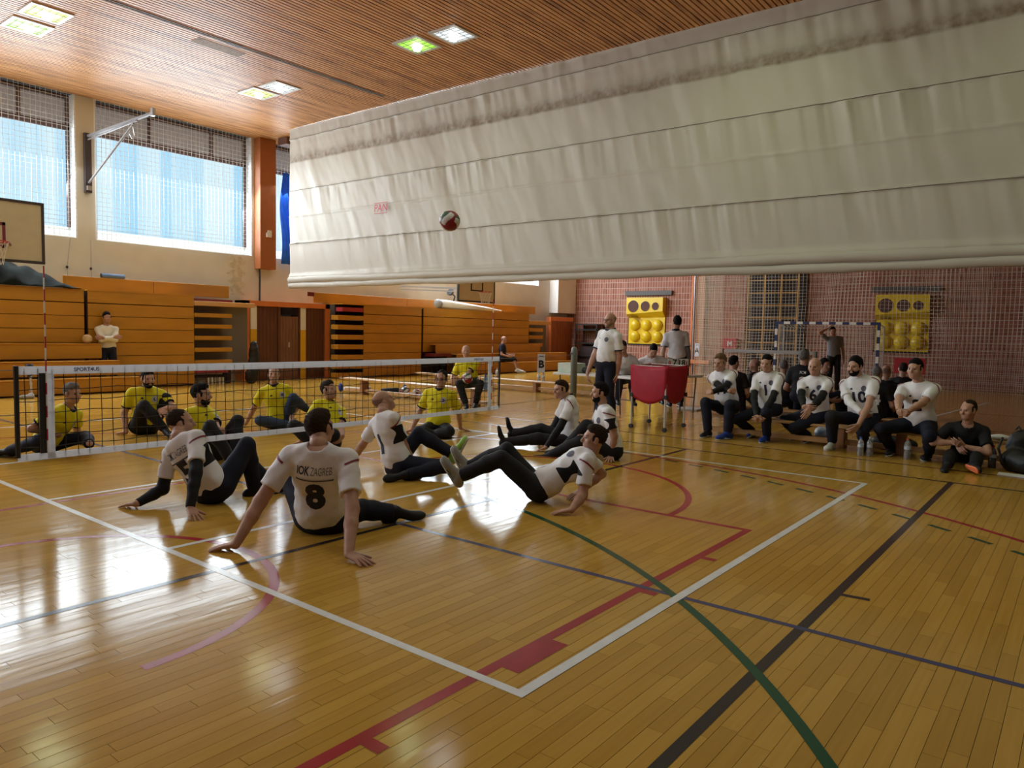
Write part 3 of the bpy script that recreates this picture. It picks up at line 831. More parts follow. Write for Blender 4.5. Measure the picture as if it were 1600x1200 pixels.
MB().box(bx0 - e, bx1 + e, by - 0.012, by + 0.05, bz1 - 0.005, bz1 + e).box(bx0 - e, bx1 + e, by - 0.012, by + 0.05, bz0 - e, bz0 + 0.005).box(
    bx1 - 0.005, bx1 + e, by - 0.012, by + 0.05, bz0, bz1).box(bx0 - e, bx0 + 0.005, by - 0.012, by + 0.05, bz0, bz1).build('edge_frame', m_dksteel, t)
cxm = -0.83
MB().box(cxm - 0.30, cxm + 0.30, by - 0.006, by, 3.24, 3.29).box(cxm - 0.30, cxm + 0.30, by - 0.006, by, 2.83, 2.88).box(
    cxm + 0.25, cxm + 0.30, by - 0.006, by, 2.83, 3.29).box(cxm - 0.30, cxm - 0.25, by - 0.006, by, 2.83, 3.29).build('aiming_square', m_dkred, t)
hoop(t, (cxm, by - 0.38, 2.90))
MB().box(cxm - 0.08, cxm + 0.08, by - 0.16, by, 2.86, 2.92).bar((cxm + 0.22, by - .4, 2.9), (cxm + 0.37, by - .02, 2.89), 0.03).build('rim_bracket', m_dkred, t)
MB().bar((cxm - 0.5, by + 0.05, 3.5), (cxm - 0.5, WALL_Y - 0.02, 3.3), 0.06).bar((cxm - 0.3, by + 0.05, 3.5), (cxm - 0.3, WALL_Y - 0.02, 3.3), 0.06).bar(
    (cxm - 0.4, by + 0.05, 2.8), (cxm - 0.4, WALL_Y - 0.02, 3.2), 0.05).build('support_arm', m_steel, t)
m_armsteel = mat('dull_steel', (0.22, 0.20, 0.20), 0.6, metal=0.2, spec=0.2)
t = thing('wall_bracket', 'folded steel basketball arm with diagonal strut on the window pier', 'bracket', (2.02, 11.5, 4.6))
MB().box(1.96, 2.10, WALL_Y - 0.10, WALL_Y - 0.003, 4.50, 5.85).build('wall_plate', m_dksteel, t)
MB().bar((2.03, WALL_Y - 0.1, 5.78), (2.03, 8.42, 5.80), 0.05).bar((2.03, WALL_Y - 0.1, 5.70), (2.03, 9.1, 5.76), 0.03).build('arm', m_armsteel, t)
MB().tube([(2.03, WALL_Y - 0.1, 4.72), (2.03, 9.25, 5.72)], 0.024, 8).build('strut', m_armsteel, t)
MB().tube([(2.03, 9.3, 5.72), (2.08, 9.32, 5.5), (2.03, 9.34, 5.42), (1.98, 9.32, 5.5), (2.03, 9.3, 5.72)], 0.012, 6).box(2.0, 2.06, 8.36, 8.46, 5.74, 5.90).build('hook', m_steel, t)
MB().box(1.98, 2.08, WALL_Y - 0.14, WALL_Y - 0.1, 4.55, 4.65).build('bolt_block', m_rail, t)
t = thing('basketball_board', 'distant basketball backboard with black frame below the curtain hem', 'backboard', (13, 9, 2.5))
yb, xb0, xb1 = 8.95, 12.85, 14.62
xb0, xb1 = on_x = (12.42, 14.2)
MB().box(xb0, xb1, 9.4, 9.43, 2.50, 3.55).build('board', m_board, t)
MB().box(xb0 - e, xb1 + e, 9.385, 9.45, 3.55, 3.55 + e).box(xb0 - e, xb1 + e, 9.385, 9.45, 2.5 - e, 2.5).box(xb0 - e, xb0, 9.385, 9.45, 2.5, 3.55).box(xb1, xb1 + e, 9.385, 9.45, 2.5, 3.55).build('edge_frame', m_black, t)
MB().box(13.0, 13.62, 9.39, 9.40, 2.83, 2.87).box(13.0, 13.05, 9.39, 9.40, 2.83, 3.28).box(13.57, 13.62, 9.39, 9.40, 2.83, 3.28).build('aiming_square', m_black, t)
hoop(t, (13.31, 9.02, 2.80))
MB().bar((13.2, 9.45, 2.9), (11.9, WALL_Y - .02, 2.95), 0.05).bar((13.2, 9.45, 2.8), (11.9, WALL_Y - .02, 2.85), 0.04).build('support_arm', m_steel, t)

# ================================================================== PEOPLE
# Bodies and clothes are grown as smooth blended volumes around a posed skeleton and meshed with surface nets.
class Field:
    def __init__(s, lo, hi, h):
        s.h = h
        s.lo = np.array(lo, float) - 2 * h
        s.n = np.ceil((np.array(hi, float) + 2 * h - s.lo) / h).astype(int) + 1
        s.F = np.full(tuple(s.n), 0.5, np.float32)
        s.ax = [s.lo[i] + h * np.arange(s.n[i]) for i in range(3)]
    def blk(s, lo, hi):
        a = np.clip(np.floor((np.array(lo) - s.lo) / s.h).astype(int), 0, s.n)
        b = np.clip(np.ceil((np.array(hi) - s.lo) / s.h).astype(int) + 1, 0, s.n)
        sl = tuple(slice(a[i], b[i]) for i in range(3))
        P = [s.ax[0][sl[0]][:, None, None], s.ax[1][sl[1]][None, :, None], s.ax[2][sl[2]][None, None, :]]
        return sl, P
    def put(s, sl, d, k, op='u'):
        A = s.F[sl]
        if A.size == 0: return
        if op == 'u':
            if k > 0:
                hh = np.clip(0.5 + 0.5 * (A - d) / k, 0, 1)
                r = A + (d - A) * hh - k * hh * (1 - hh)
            else:
                r = np.minimum(A, d)
        elif op == 's':
            hh = np.clip(0.5 - 0.5 * (A + d) / max(k, 1e-6), 0, 1)
            r = A + (-d - A) * hh + k * hh * (1 - hh)
        else:
            r = np.maximum(A, d)
        s.F[sl] = r
    def cap(s, a, b, ra, rb=None, k=0.02, cuts=(), op='u', flat=None):
        """tapered capsule; cuts = [(point, normal)] keep the side the normal points away from; flat = (axis, factor) squashes"""
        a, b = np.array(a, float), np.array(b, float); rb = ra if rb is None else rb
        R = max(ra, rb) + k + 3 * s.h
        sl, P = s.blk(np.minimum(a, b) - R, np.maximum(a, b) + R)
        ba = b - a; L2 = max(ba @ ba, 1e-9)
        q = [P[i] - a[i] for i in range(3)]
        t = np.clip((q[0] * ba[0] + q[1] * ba[1] + q[2] * ba[2]) / L2, 0, 1)
        d = [q[i] - t * ba[i] for i in range(3)]
        if flat is not None:
            n, fct = np.array(flat[0]), flat[1]
            dn = d[0] * n[0] + d[1] * n[1] + d[2] * n[2]
            d = [d[i] + dn * n[i] * (fct - 1) for i in range(3)]
        D = np.sqrt(d[0] ** 2 + d[1] ** 2 + d[2] ** 2) - (ra + (rb - ra) * t)
        for (c, nn) in cuts:
            D = np.maximum(D, (P[0] - c[0]) * nn[0] + (P[1] - c[1]) * nn[1] + (P[2] - c[2]) * nn[2])
        s.put(sl, D.astype(np.float32), k, op)
    def ell(s, c, r, ax, k=0.02, op='u', cuts=()):
        c, r, ax = np.array(c, float), np.array(r, float), np.array(ax, float)
        R = max(r) + k + 3 * s.h
        sl, P = s.blk(c - R, c + R)
        q = [P[i] - c[i] for i in range(3)]
        e = [(q[0] * ax[j][0] + q[1] * ax[j][1] + q[2] * ax[j][2]) for j in range(3)]
        k0 = np.sqrt(sum((e[j] / r[j]) ** 2 for j in range(3))); k1 = np.sqrt(sum((e[j] / r[j] ** 2) ** 2 for j in range(3)))
        D = k0 * (k0 - 1) / np.maximum(k1, 1e-6)
        D = np.where(k0 < 1e-3, -min(r), D)
        for (cc, nn) in cuts:
            D = np.maximum(D, (P[0] - cc[0]) * nn[0] + (P[1] - cc[1]) * nn[1] + (P[2] - cc[2]) * nn[2])
        s.put(sl, D.astype(np.float32), k, op)
    def plane(s, c, n):
        s.F = np.maximum(s.F, ((s.ax[0] - c[0]) * n[0])[:, None, None] + ((s.ax[1] - c[1]) * n[1])[None, :, None] + ((s.ax[2] - c[2]) * n[2])[None, None, :]).astype(np.float32)
    def wrinkle(s, amp, f, seed):
        if amp <= 0: return
        r = np.random.default_rng(seed); t = 0
        I = np.nonzero(np.abs(s.F) < 0.035)
        p_ = [s.ax[i][I[i]] for i in range(3)]
        for i in range(5):
            w = r.normal(0, 1, 3); w = w / np.linalg.norm(w) * f * (0.6 + 1.1 * r.random())
            t = t + np.sin(p_[0] * w[0] + p_[1] * w[1] + p_[2] * w[2] + r.random() * 6.3)
        s.F[I] += (amp * t / 2.2).astype(np.float32)
    def mesh(s):
        F = s.F; S = F < 0
        c = S[:-1, :-1, :-1].astype(np.int8)
        for (i, j, k) in ((1, 0, 0), (0, 1, 0), (0, 0, 1), (1, 1, 0), (1, 0, 1), (0, 1, 1), (1, 1, 1)):
            c = c + S[i:F.shape[0] - 1 + i, j:F.shape[1] - 1 + j, k:F.shape[2] - 1 + k]
        act = (c > 0) & (c < 8)
        I = np.argwhere(act)
        if len(I) == 0: return np.zeros((0, 3)), np.zeros((0, 4), int)
        idx = np.full(act.shape, -1, np.int64); idx[act] = np.arange(len(I))
        acc = np.zeros((len(I), 3)); cnt = np.zeros(len(I))
        for axis in range(3):
            o1, o2 = [a for a in range(3) if a != axis]
            for u in (0, 1):
                for v in (0, 1):
                    off = np.zeros(3, int); off[o1] = u; off[o2] = v
                    A = I + off; Bq = A.copy(); Bq[:, axis] += 1
                    fa = F[A[:, 0], A[:, 1], A[:, 2]]; fb = F[Bq[:, 0], Bq[:, 1], Bq[:, 2]]
                    m = (fa < 0) != (fb < 0)
                    t = fa[m] / (fa[m] - fb[m])
                    p = off[None, :].repeat(m.sum(), 0).astype(float); p[:, axis] = t
                    acc[m] += p; cnt[m] += 1
        V = s.lo + (I + acc / np.maximum(cnt, 1)[:, None]) * s.h
        Q = []
        for axis in range(3):
            o1, o2 = (axis + 1) % 3, (axis + 2) % 3
            sa = [slice(None)] * 3; sb = [slice(None)] * 3
            sa[axis] = slice(0, -1); sb[axis] = slice(1, None)
            X = S[tuple(sa)] != S[tuple(sb)]
            E = np.argwhere(X)
            E = E[(E[:, o1] > 0) & (E[:, o2] > 0) & (E[:, o1] < act.shape[o1]) & (E[:, o2] < act.shape[o2])]
            def cell(d1, d2):
                C = E.copy(); C[:, o1] += d1; C[:, o2] += d2
                return idx[C[:, 0], C[:, 1], C[:, 2]]
            q = np.stack([cell(-1, -1), cell(0, -1), cell(0, 0), cell(-1, 0)], 1)
            inside = S[E[:, 0], E[:, 1], E[:, 2]]
            q[~inside] = q[~inside][:, ::-1]
            Q.append(q[(q >= 0).all(1)])
        return V, np.concatenate(Q)

def unit(v):
    v = np.array(v, float); return v / max(np.linalg.norm(v), 1e-9)
def ik(a, b, l1, l2, pole):
    a, b = np.array(a, float), np.array(b, float); d = b - a; D = np.linalg.norm(d)
    if D > (l1 + l2) * 0.995:
        s_ = D / ((l1 + l2) * 0.995); l1, l2 = l1 * s_, l2 * s_
    u = d / max(D, 1e-6); p = np.array(pole, float); p = p - u * (p @ u); p = unit(p)
    x = (l1 * l1 - l2 * l2 + D * D) / (2 * max(D, 1e-6)); y = math.sqrt(max(l1 * l1 - x * x, 0))
    return a + u * x + p * y

SKIN = {}
def skin_mat(tone):
    c = {'a': (0.48, 0.27, 0.19), 'b': (0.40, 0.21, 0.14), 'c': (0.54, 0.33, 0.25)}[tone]
    return mat('skin_' + tone, c, 0.5, var=0.10, scale=14, spec=0.35)
CLOTH = {
    'white': ((0.80, 0.79, 0.82), 0.75), 'yellow': ((0.72, 0.62, 0.012), 0.7), 'navy': ((0.011, 0.013, 0.028), 0.75), 'black': ((0.012, 0.012, 0.014), 0.7),
    'grey': ((0.20, 0.20, 0.22), 0.75), 'blue': ((0.02, 0.05, 0.16), 0.7), 'jeans': ((0.035, 0.055, 0.11), 0.8), 'darkred': ((0.12, 0.02, 0.02), 0.7),
    'red': ((0.4, 0.02, 0.03), 0.6), 'cream': ((0.72, 0.69, 0.60), 0.75), 'shoe_white': ((0.6, 0.6, 0.58), 0.5), 'shoe_grey': ((0.32, 0.31, 0.29), 0.6),
    'shoe_blue': ((0.02, 0.05, 0.30), 0.5), 'shoe_green': ((0.35, 0.65, 0.12), 0.5), 'sole': ((0.50, 0.54, 0.50), 0.6), 'orange': ((0.8, 0.2, 0.08), 0.5), 'kneepad': ((0.014, 0.014, 0.016), 0.8),
    'shoe_black': ((0.012, 0.013, 0.016), 0.5), 'skinny': ((0.45, 0.26, 0.18), 0.5)}
def cloth(n):
    c, r = CLOTH[n]
    return mat('cloth_' + n, c, r, var=0.08, scale=7, bump=0.12 if n[:4] != 'shoe' else 0.0, bscale=40, spec=0.25)
def panel_cloth(base, side):
    nm = 'cloth_%s_%s_panel' % (base, side)
    if nm in MATS: return MATS[nm]
    m = mat(nm, CLOTH[base][0], 0.75, bump=0.12, bscale=40, scale=7, spec=0.25)
    N, L, B = nodes_of(m)
    at = N.new('ShaderNodeAttribute'); at.attribute_name = 'panel'
    gt = N.new('ShaderNodeMath'); gt.operation = 'GREATER_THAN'; gt.inputs[1].default_value = 0.0
    mx = N.new('ShaderNodeMixRGB'); mx.inputs[1].default_value = (*CLOTH[base][0], 1); mx.inputs[2].default_value = (*CLOTH[side][0], 1)
    L.new(at.outputs['Fac'], gt.inputs[0]); L.new(gt.outputs[0], mx.inputs[0]); L.new(mx.outputs[0], B.inputs['Base Color'])
    return m
HAIRC = {'black': (0.008, 0.007, 0.007), 'brown': (0.03, 0.017, 0.011), 'grey': (0.16, 0.15, 0.14), 'blond': (0.16, 0.09, 0.045), 'shaved': (0.29, 0.18, 0.135)}
def hair_mat(n): return mat('hair_' + n, HAIRC[n], 0.8, var=0.35, scale=60, bump=0.5, bscale=160, spec=0.15)

def hand_prims(F, w, d, n, sgn, mode, sc):
    """palm and five fingers. w wrist, d finger direction, n palm-normal (pointing out of the palm), sgn thumb side"""
    d = unit(d); n = unit(np.array(n) - d * (np.array(n) @ d)); s = np.cross(d, n) * sgn
    K = 0.006 * sc
    knuck = []
    spread = {'flat': 0.20, 'relaxed': 0.05, 'fist': 0.0}[mode]
    curl = {'flat': (0.10, 0.10, 0.08), 'relaxed': (0.45, 0.5, 0.35), 'fist': (1.25, 1.45, 0.9)}[mode]
    for i, off in enumerate((0.030, 0.010, -0.010, -0.029)):
        kp = w + d * (0.090 - 0.006 * abs(i - 1)) * sc + s * off * sc
        F.cap(w + s * off * 0.55 * sc + d * 0.005, kp, 0.0155 * sc, 0.0125 * sc, K * 1.6, flat=None)
        knuck.append(kp)
        ln = (0.040, 0.045, 0.042, 0.033)[i] * sc
        dirv = unit(d + s * off / 0.03 * spread * 1.2)
        p = kp; ang = 0
        for j in range(3):
            ang += curl[j]
            v = dirv * math.cos(ang) + n * math.sin(ang)
            q = p + v * ln * (1.0, 0.68, 0.55)[j]
            F.cap(p, q, (0.0105, 0.0095, 0.0085)[j] * sc, (0.0095, 0.0085, 0.007)[j] * sc, K * 0.5)
            p = q
    tb = w + d * 0.025 * sc + s * 0.026 * sc
    td = unit(d * 0.75 + s * {'flat': 0.75, 'relaxed': 0.45, 'fist': 0.25}[mode] + n * {'flat': 0.1, 'relaxed': 0.4, 'fist': 0.6}[mode])
    t1 = tb + td * 0.042 * sc; t2 = t1 + unit(td + d * 0.35) * 0.032 * sc; t3 = t2 + unit(td + d * 0.6) * 0.022 * sc
    F.cap(w + s * 0.012 * sc, tb, 0.017 * sc, 0.016 * sc, K * 2); F.cap(tb, t1, 0.0155 * sc, 0.012 * sc, K * 1.5); F.cap(t1, t2, 0.0115 * sc, 0.010 * sc, K * .7); F.cap(t2, t3, 0.010 * sc, 0.008 * sc, K * .7)

def person(S):
    lod = S.get('lod', 1)                      # 0 near, 1 middle, 2 far
    hb, hh, hd = ((0.0105, 0.0060, 0.0042), (0.014, 0.0075, 0.0055), (0.020, 0.0110, 0.0085))[lod]
    s = S.get('s', 1.0); fat = S.get('fat', 1.0)
    A = lambda k: np.array(S[k], float)
    P, Nk, H = A('P'), A('N'), A('H')
    up = unit(Nk - P); f = A('f'); f = unit(f - up * (f @ up)); r = np.cross(f, up)       # r = the person's right
    hf = unit(A('hf')); hu = np.array(S.get('hu', (0, 0, 1)), float); hu = unit(hu - hf * (hu @ hf)); hr = np.cross(hf, hu)
    sh = {}
    shw = 0.178 * s * S.get('shw', 1.0)
    for sd, sg in (('R', 1), ('L', -1)):
        o = np.array(S.get('sh' + sd, (0, 0, 0)), float)
        sh[sd] = Nk - up * 0.068 * s + f * 0.015 + r * sg * shw + o
    hip = {sd: P + r * sg * 0.092 * s - up * 0.02 for sd, sg in (('R', 1), ('L', -1))}
    W = {sd: A('W' + sd) for sd in 'RL'}; An = {sd: A('A' + sd) for sd in 'RL'}
    hdir = {sd: unit(A('D' + sd)) for sd in 'RL'}; toe = {sd: unit(A('T' + sd)) for sd in 'RL'}
    el = {sd: ik(sh[sd], W[sd], 0.295 * s, 0.262 * s, S.get('E' + sd, tuple(-f * 0.7 - up * 0.6 + r * (0.4 if sd == 'R' else -0.4)))) for sd in 'RL'}
    kn = {sd: ik(hip[sd], An[sd], 0.43 * s * S.get('ls' + sd, 1.0), 0.42 * s * S.get('ls' + sd, 1.0), S.get('K' + sd, tuple(f * 0.6 + np.array((0, 0, 1.0))))) for sd in 'RL'}
    base = np.array([P[0], P[1], min(min(An['R'][2], An['L'][2]) - 0.08, P[2] - 0.11)]); base[2] = max(0, base[2])
    T = thing('person', S['label'], 'person', tuple(base), S.get('group'))
    pts = np.array([P, Nk, H, *sh.values(), *W.values(), *An.values(), *el.values(), *kn.values()])
    lo, hi = pts.min(0) - 0.22, pts.max(0) + 0.22
    arm_r = (0.050, 0.043, 0.041, 0.028)
    ba = S.get('bulk', 1.0)
    rr = [a * s * ba for a in arm_r]
    # --- body skin (torso, arms, legs, neck), head and hands joined to one mesh
    B_ = Field(lo, hi, hb)
    AX = np.stack([r, f, up])
    tl = np.linalg.norm(Nk - P)
    def torso(F, g, k, low=True, cuts=()):
        F.ell(P + up * 0.02, np.array((0.160, 0.112, 0.115)) * s * (1, fat ** .5, 1) + g, AX, k, cuts=cuts)
        F.ell(P + up * tl * 0.36 + f * 0.012 * fat, np.array((0.143 * fat ** .6, 0.104 * fat, 0.17)) * s + g, AX, k, cuts=cuts)
        F.ell(P + up * tl * 0.70 + f * 0.012, np.array((0.172, 0.120 * fat ** .4, 0.185)) * s + g, AX, k, cuts=cuts)
        for sd in 'RL':
            F.cap(Nk - up * 0.035 * s, sh[sd] + up * 0.002, 0.049 * s + g, 0.050 * s + g, k)
    torso(B_, -0.004, 0.05)
    B_.cap(Nk - up * 0.06, Nk + (H - Nk) * 0.55, 0.060 * s, 0.054 * s, 0.03)
    for sd in 'RL':
        B_.cap(sh[sd], el[sd], rr[0], rr[1], 0.025)
        e2 = el[sd] + (W[sd] - el[sd]) * 0.35
        B_.cap(el[sd], e2, rr[1], rr[2], 0.02); B_.cap(e2, W[sd], rr[2], rr[3], 0.02)
        B_.cap(hip[sd], kn[sd], 0.078 * s, 0.055 * s, 0.03)
        k2 = kn[sd] + (An[sd] - kn[sd]) * 0.35
        B_.cap(kn[sd], k2, 0.052 * s, 0.055 * s, 0.02); B_.cap(k2, An[sd], 0.055 * s, 0.036 * s, 0.02)
    V, Q = B_.mesh(); vs, qs = [V], [Q]; nv = len(V)
    hs = s * S.get('hs', 1.0)
    HA = np.stack([hr, hf, hu])
    def hp(x, y, z): return H + (hr * x + hf * y + hu * z) * hs
    Hd = Field(H - 0.19 * hs - 0.03, H + 0.19 * hs + 0.03, hh)
    Hd.ell(hp(0, -0.014, 0.030), np.array((0.076, 0.097, 0.092)) * hs, HA, 0.0)
    Hd.ell(hp(0, 0.022, -0.038), np.array((0.062, 0.070, 0.082)) * hs, HA, 0.035)
    Hd.ell(hp(0, 0.056, -0.092), np.array((0.030, 0.026, 0.022)) * hs, HA, 0.03)
    Hd.cap(hp(-0.034, 0.076, 0.026), hp(0.034, 0.076, 0.026), 0.013 * hs, None, 0.016)
    for sg in (-1, 1):
        Hd.ell(hp(sg * 0.045, 0.058, -0.028), np.array((0.022, 0.020, 0.022)) * hs, HA, 0.02)
        Hd.ell(hp(sg * 0.031, 0.100, 0.004), np.array((0.017, 0.020, 0.011)) * hs, HA, 0.010, 's')
        Hd.ell(hp(sg * 0.078, -0.006, -0.008), np.array((0.010, 0.022, 0.033)) * hs, HA, 0.006)
    Hd.cap(hp(0, 0.088, 0.012), hp(0, 0.108, -0.030), 0.009 * hs, 0.0145 * hs, 0.010)
    Hd.cap(hp(-0.018, 0.080, -0.064), hp(0.018, 0.080, -0.064), 0.0095 * hs, None, 0.006)
    Hd.cap(hp(-0.016, 0.0925, -0.0635), hp(0.016, 0.0925, -0.0635), 0.003 * hs, None, 0.003, op='s')
    Hd.cap(hp(0, -0.020, -0.05), Nk + (H - Nk) * 0.25, 0.052 * hs, 0.057 * hs, 0.03)
    V, Q = Hd.mesh(); vs.append(V); qs.append(Q + nv); nv += len(V)
    hm = S.get('hands', {})
    for sd, sg in (('R', 1), ('L', -1)):
        if S.get('nohand' + sd): continue
        Fh = Field(W[sd] - 0.24, W[sd] + 0.24, hd)
        mode = hm.get(sd, 'relaxed')
        # palm normal: down when leaning on the floor, else towards the body
        n_ = S.get('pn' + sd, (0, 0, -1) if mode == 'flat' else tuple(P + up * 0.2 - W[sd]))
        n_ = np.array(n_, float); dd_ = hdir[sd]
        if abs(unit(n_) @ dd_) > 0.9: n_ = n_ + np.array((0.3, 0.5, -0.4))
        hand_prims(Fh, W[sd], dd_, n_, sg, mode, s * (1.0 if lod < 2 else 1.12))
        Fh.cap(W[sd] - unit(W[sd] - el[sd]) * 0.05, W[sd], rr[3] * 1.02, rr[3] * 0.95, 0.012)
        V, Q = Fh.mesh(); vs.append(V); qs.append(Q + nv); nv += len(V)
    skm = skin_mat(S.get('tone', 'a'))
    body = link_mesh('body', np.concatenate(vs), np.concatenate(qs), skm, T, smooth=True)
    # --- eyes
    if lod < 2:
        for sg in (-1, 1):
            c = hp(sg * 0.031, 0.0752, 0.004); v, fq = [], []
            for i in range(7):
                th = math.pi * i / 6
                for j in range(10):
                    ph = 2 * math.pi * j / 10
                    v.append(c + 0.0118 * hs * (hf * math.cos(th) + (hr * math.cos(ph) + hu * math.sin(ph)) * math.sin(th)))
            for i in range(6):
                for j in range(10):
                    fq.append([i * 10 + j, i * 10 + (j + 1) % 10, (i + 1) * 10 + (j + 1) % 10, (i + 1) * 10 + j])
            link_mesh('eye', v, fq, None, T, smooth=True, mats=[mat('eye_white', (0.42, 0.37, 0.34), 0.4), mat('eye_iris', (0.03, 0.018, 0.012), 0.25)],
                      fmat=[1 if q[0] < 20 else 0 for q in fq])
    # --- hair, eyebrows, beard
    style = S.get('hair', ('short', 'brown'))
    hmx = hair_mat(style[1] if style[0] != 'bald' else 'shaved')
    Hr = Field(H - 0.19 * hs - 0.03, H + 0.19 * hs + 0.03, hh)
    thick = {'short': 0.010, 'buzz': 0.0045, 'bald': 0.0025, 'full': 0.018, 'long': 0.02, 'receding': 0.007}[style[0]]
    gc, gr = hp(0, -0.024, 0.037), (np.array((0.0765, 0.093, 0.090)) + np.array((thick * 0.30, thick * 0.45, thick))) * hs
    line_z = {'short': 0.064, 'buzz': 0.066, 'bald': 0.0, 'full': 0.062, 'long': 0.06, 'receding': 0.085}[style[0]]
    front = [(hp(0, 0.058, line_z), unit(hf * 0.85 - hu * 0.53))]
    lowc = [(hp(0, -0.03, -0.045), unit(-hu * 0.9 + hf * 0.35))]
    if style[0] == 'bald':
        Hr.ell(gc, gr, HA, 0.0, cuts=[(hp(0, 0, 0.045), unit(hu * 0.95 + hf * 0.3))] + lowc + [(hp(0, 0.012, 0), hf)])
    else:
        Hr.ell(gc, gr, HA, 0.0, cuts=front + lowc)
        if style[0] in ('short', 'full') and thick > 0.008:
            Hr.ell(hp(0, 0.01, 0.085), np.array((0.062, 0.075, 0.042 + thick)) * hs, HA, 0.02, cuts=front)
        if style[0] == 'long':
            Hr.cap(hp(0, -0.07, 0.02), hp(0, -0.085, -0.16), 0.06 * hs, 0.045 * hs, 0.03)
        for sg in (-1, 1):
            Hr.ell(hp(sg * 0.083, -0.004, -0.010), np.array((0.016, 0.026, 0.036)) * hs, HA, 0.004, 's')
            Hr.ell(hp(sg * 0.072, 0.022, 0.012), np.array((0.010, 0.012, 0.028)) * hs, HA, 0.006, cuts=[])
    if style[0] != 'bald': Hr.wrinkle(0.0022, 150, 8); Hr.wrinkle(0.0016, 70, 4)
    for sg in (-1, 1):
        Hr.cap(hp(sg * 0.014, 0.0905, 0.026), hp(sg * 0.044, 0.078, 0.028), 0.0048 * hs, 0.0035 * hs, 0.0)
    bd = S.get('beard')
    if bd:
        g = 0.006 if bd == 'full' else 0.0028
        Hr.ell(hp(0, 0.022, -0.038), np.array((0.062, 0.070, 0.082)) * hs + g, HA, 0.0, cuts=[(hp(0, 0.05, -0.045), unit(hu * 0.75 + hf * 0.25)), (hp(0, 0.0, 0), -hf)])
        Hr.ell(hp(0, 0.056, -0.092), np.array((0.031, 0.026, 0.022)) * hs + g, HA, 0.02)
        Hr.cap(hp(-0.026, 0.083, -0.050), hp(0.026, 0.083, -0.050), 0.006 * hs + g * 0.5, None, 0.004)
        Hr.ell(hp(0, 0.094, -0.066), np.array((0.022, 0.02, 0.008)) * hs, HA, 0.004, 's')
    V, Q = Hr.mesh()
    if len(V): link_mesh('hair', V, Q, hmx, T, smooth=True)
    if S.get('glasses'):
        g = MB()
        for sg in (-1, 1):
            c = hp(sg * 0.033, 0.104, 0.004)
            g.tube([tuple(c + (hr * math.cos(a) * 0.024 + hu * math.sin(a) * 0.018) * hs) for a in [2 * math.pi * k / 14 for k in range(15)]], 0.0022, 5)
            g.bar(tuple(hp(sg * 0.057, 0.100, 0.008)), tuple(hp(sg * 0.080, 0.0, 0.008)), 0.004)
        g.bar(tuple(hp(-0.01, 0.105, 0.008)), tuple(hp(0.01, 0.105, 0.008)), 0.004)
        g.build('glasses', mat('glasses_black', (0.01, 0.01, 0.01), 0.3), T)
    # --- shirt
    sc_ = S['shirt']; g = 0.014 * s
    Sh = Field(lo, hi, hb)
    torso(Sh, g, 0.055)
    Sh.ell(P + up * 0.10, np.array((0.158, 0.118 * fat, 0.13)) * s + g, AX, 0.05)
    for sd in 'RL':
        a, b = sh[sd], el[sd]; d = unit(b - a); L_ = np.linalg.norm(b - a); sl_len = S.get('sleeve', 0.70)
        if sl_len <= 1:
            e_ = a + d * L_ * sl_len
            Sh.cap(a, e_ + d * 0.05, rr[0] + g, rr[1] + g + 0.012, 0.022, cuts=[(e_, d)])
        else:
            Sh.cap(a, b, rr[0] + g, rr[1] + g, 0.03); dw = unit(W[sd] - b)
            Sh.cap(b, W[sd] - dw * 0.02, rr[1] + g, rr[3] + g, 0.02, cuts=[(W[sd] - dw * 0.015, dw)])
    hem = S.get('hem', -0.04)
    Sh.wrinkle(0.0035 * S.get('wr', 1.0), 48, int(abs(P[1] * 100)) + 5); Sh.wrinkle(0.0055 * S.get('wr', 1.0), 24, int(abs(P[0] * 100)) + 3)
    Sh.plane(P + up * hem, -up)
    Sh.cap(Nk - up * 0.09 + f * 0.02, Nk + up * 0.12 + f * 0.01, 0.066 * s, 0.066 * s, 0.008, op='s')
    Sh.F = np.maximum(Sh.F, -0.4)
    V, Q = Sh.mesh()
    mats = [cloth(sc_)]; fm = None
    side = S.get('side')
    val = None
    if side:
        mats = [panel_cloth(sc_, side)]; C = V - P
        lat = np.abs(C @ r); fr_ = C @ f; h_ = (C @ up) / tl
        val = np.minimum.reduce([(lat - 0.118 * s) * 4, 0.060 + 0.022 * np.sin(h_ * 17 + 1) - np.abs(fr_ - 0.015), (h_ - 0.40) * tl, (0.72 - h_) * tl])
    shirt = link_mesh('shirt', V, Q, None, T, smooth=True, mats=mats, fmat=fm)
    if val is not None:
        at_ = shirt.data.attributes.new('panel', 'FLOAT', 'POINT'); at_.data.foreach_set('value', val.astype(np.float32))
    tree = BVHTree.FromPolygons([Vector(v) for v in V], [tuple(q) for q in Q]) if len(V) else None
    def wrap(name, pts2, faces, c, rt, u_, m, off=0.003):
        """lay flat artwork onto the shirt by casting along the artwork normal"""
        c, rt = np.array(c, float), unit(rt); n = unit(np.cross(rt, unit(u_))); u_ = np.cross(n, rt)
        out = []
        for (x, y) in pts2:
            o_ = c + rt * x + u_ * y + n * 0.35
            hit = tree.ray_cast(Vector(o_), Vector(-n), 0.7)
            p_ = np.array(hit[0]) if hit[0] is not None else None
            out.append(p_ + n * off if p_ is not None else None)
        ok = [q for q in faces if all(out[i] is not None for i in q)]
        out = [o_ if o_ is not None else np.array(P) for o_ in out]
        if ok: link_mesh(name, out, [list(q) for q in ok], m, shirt)
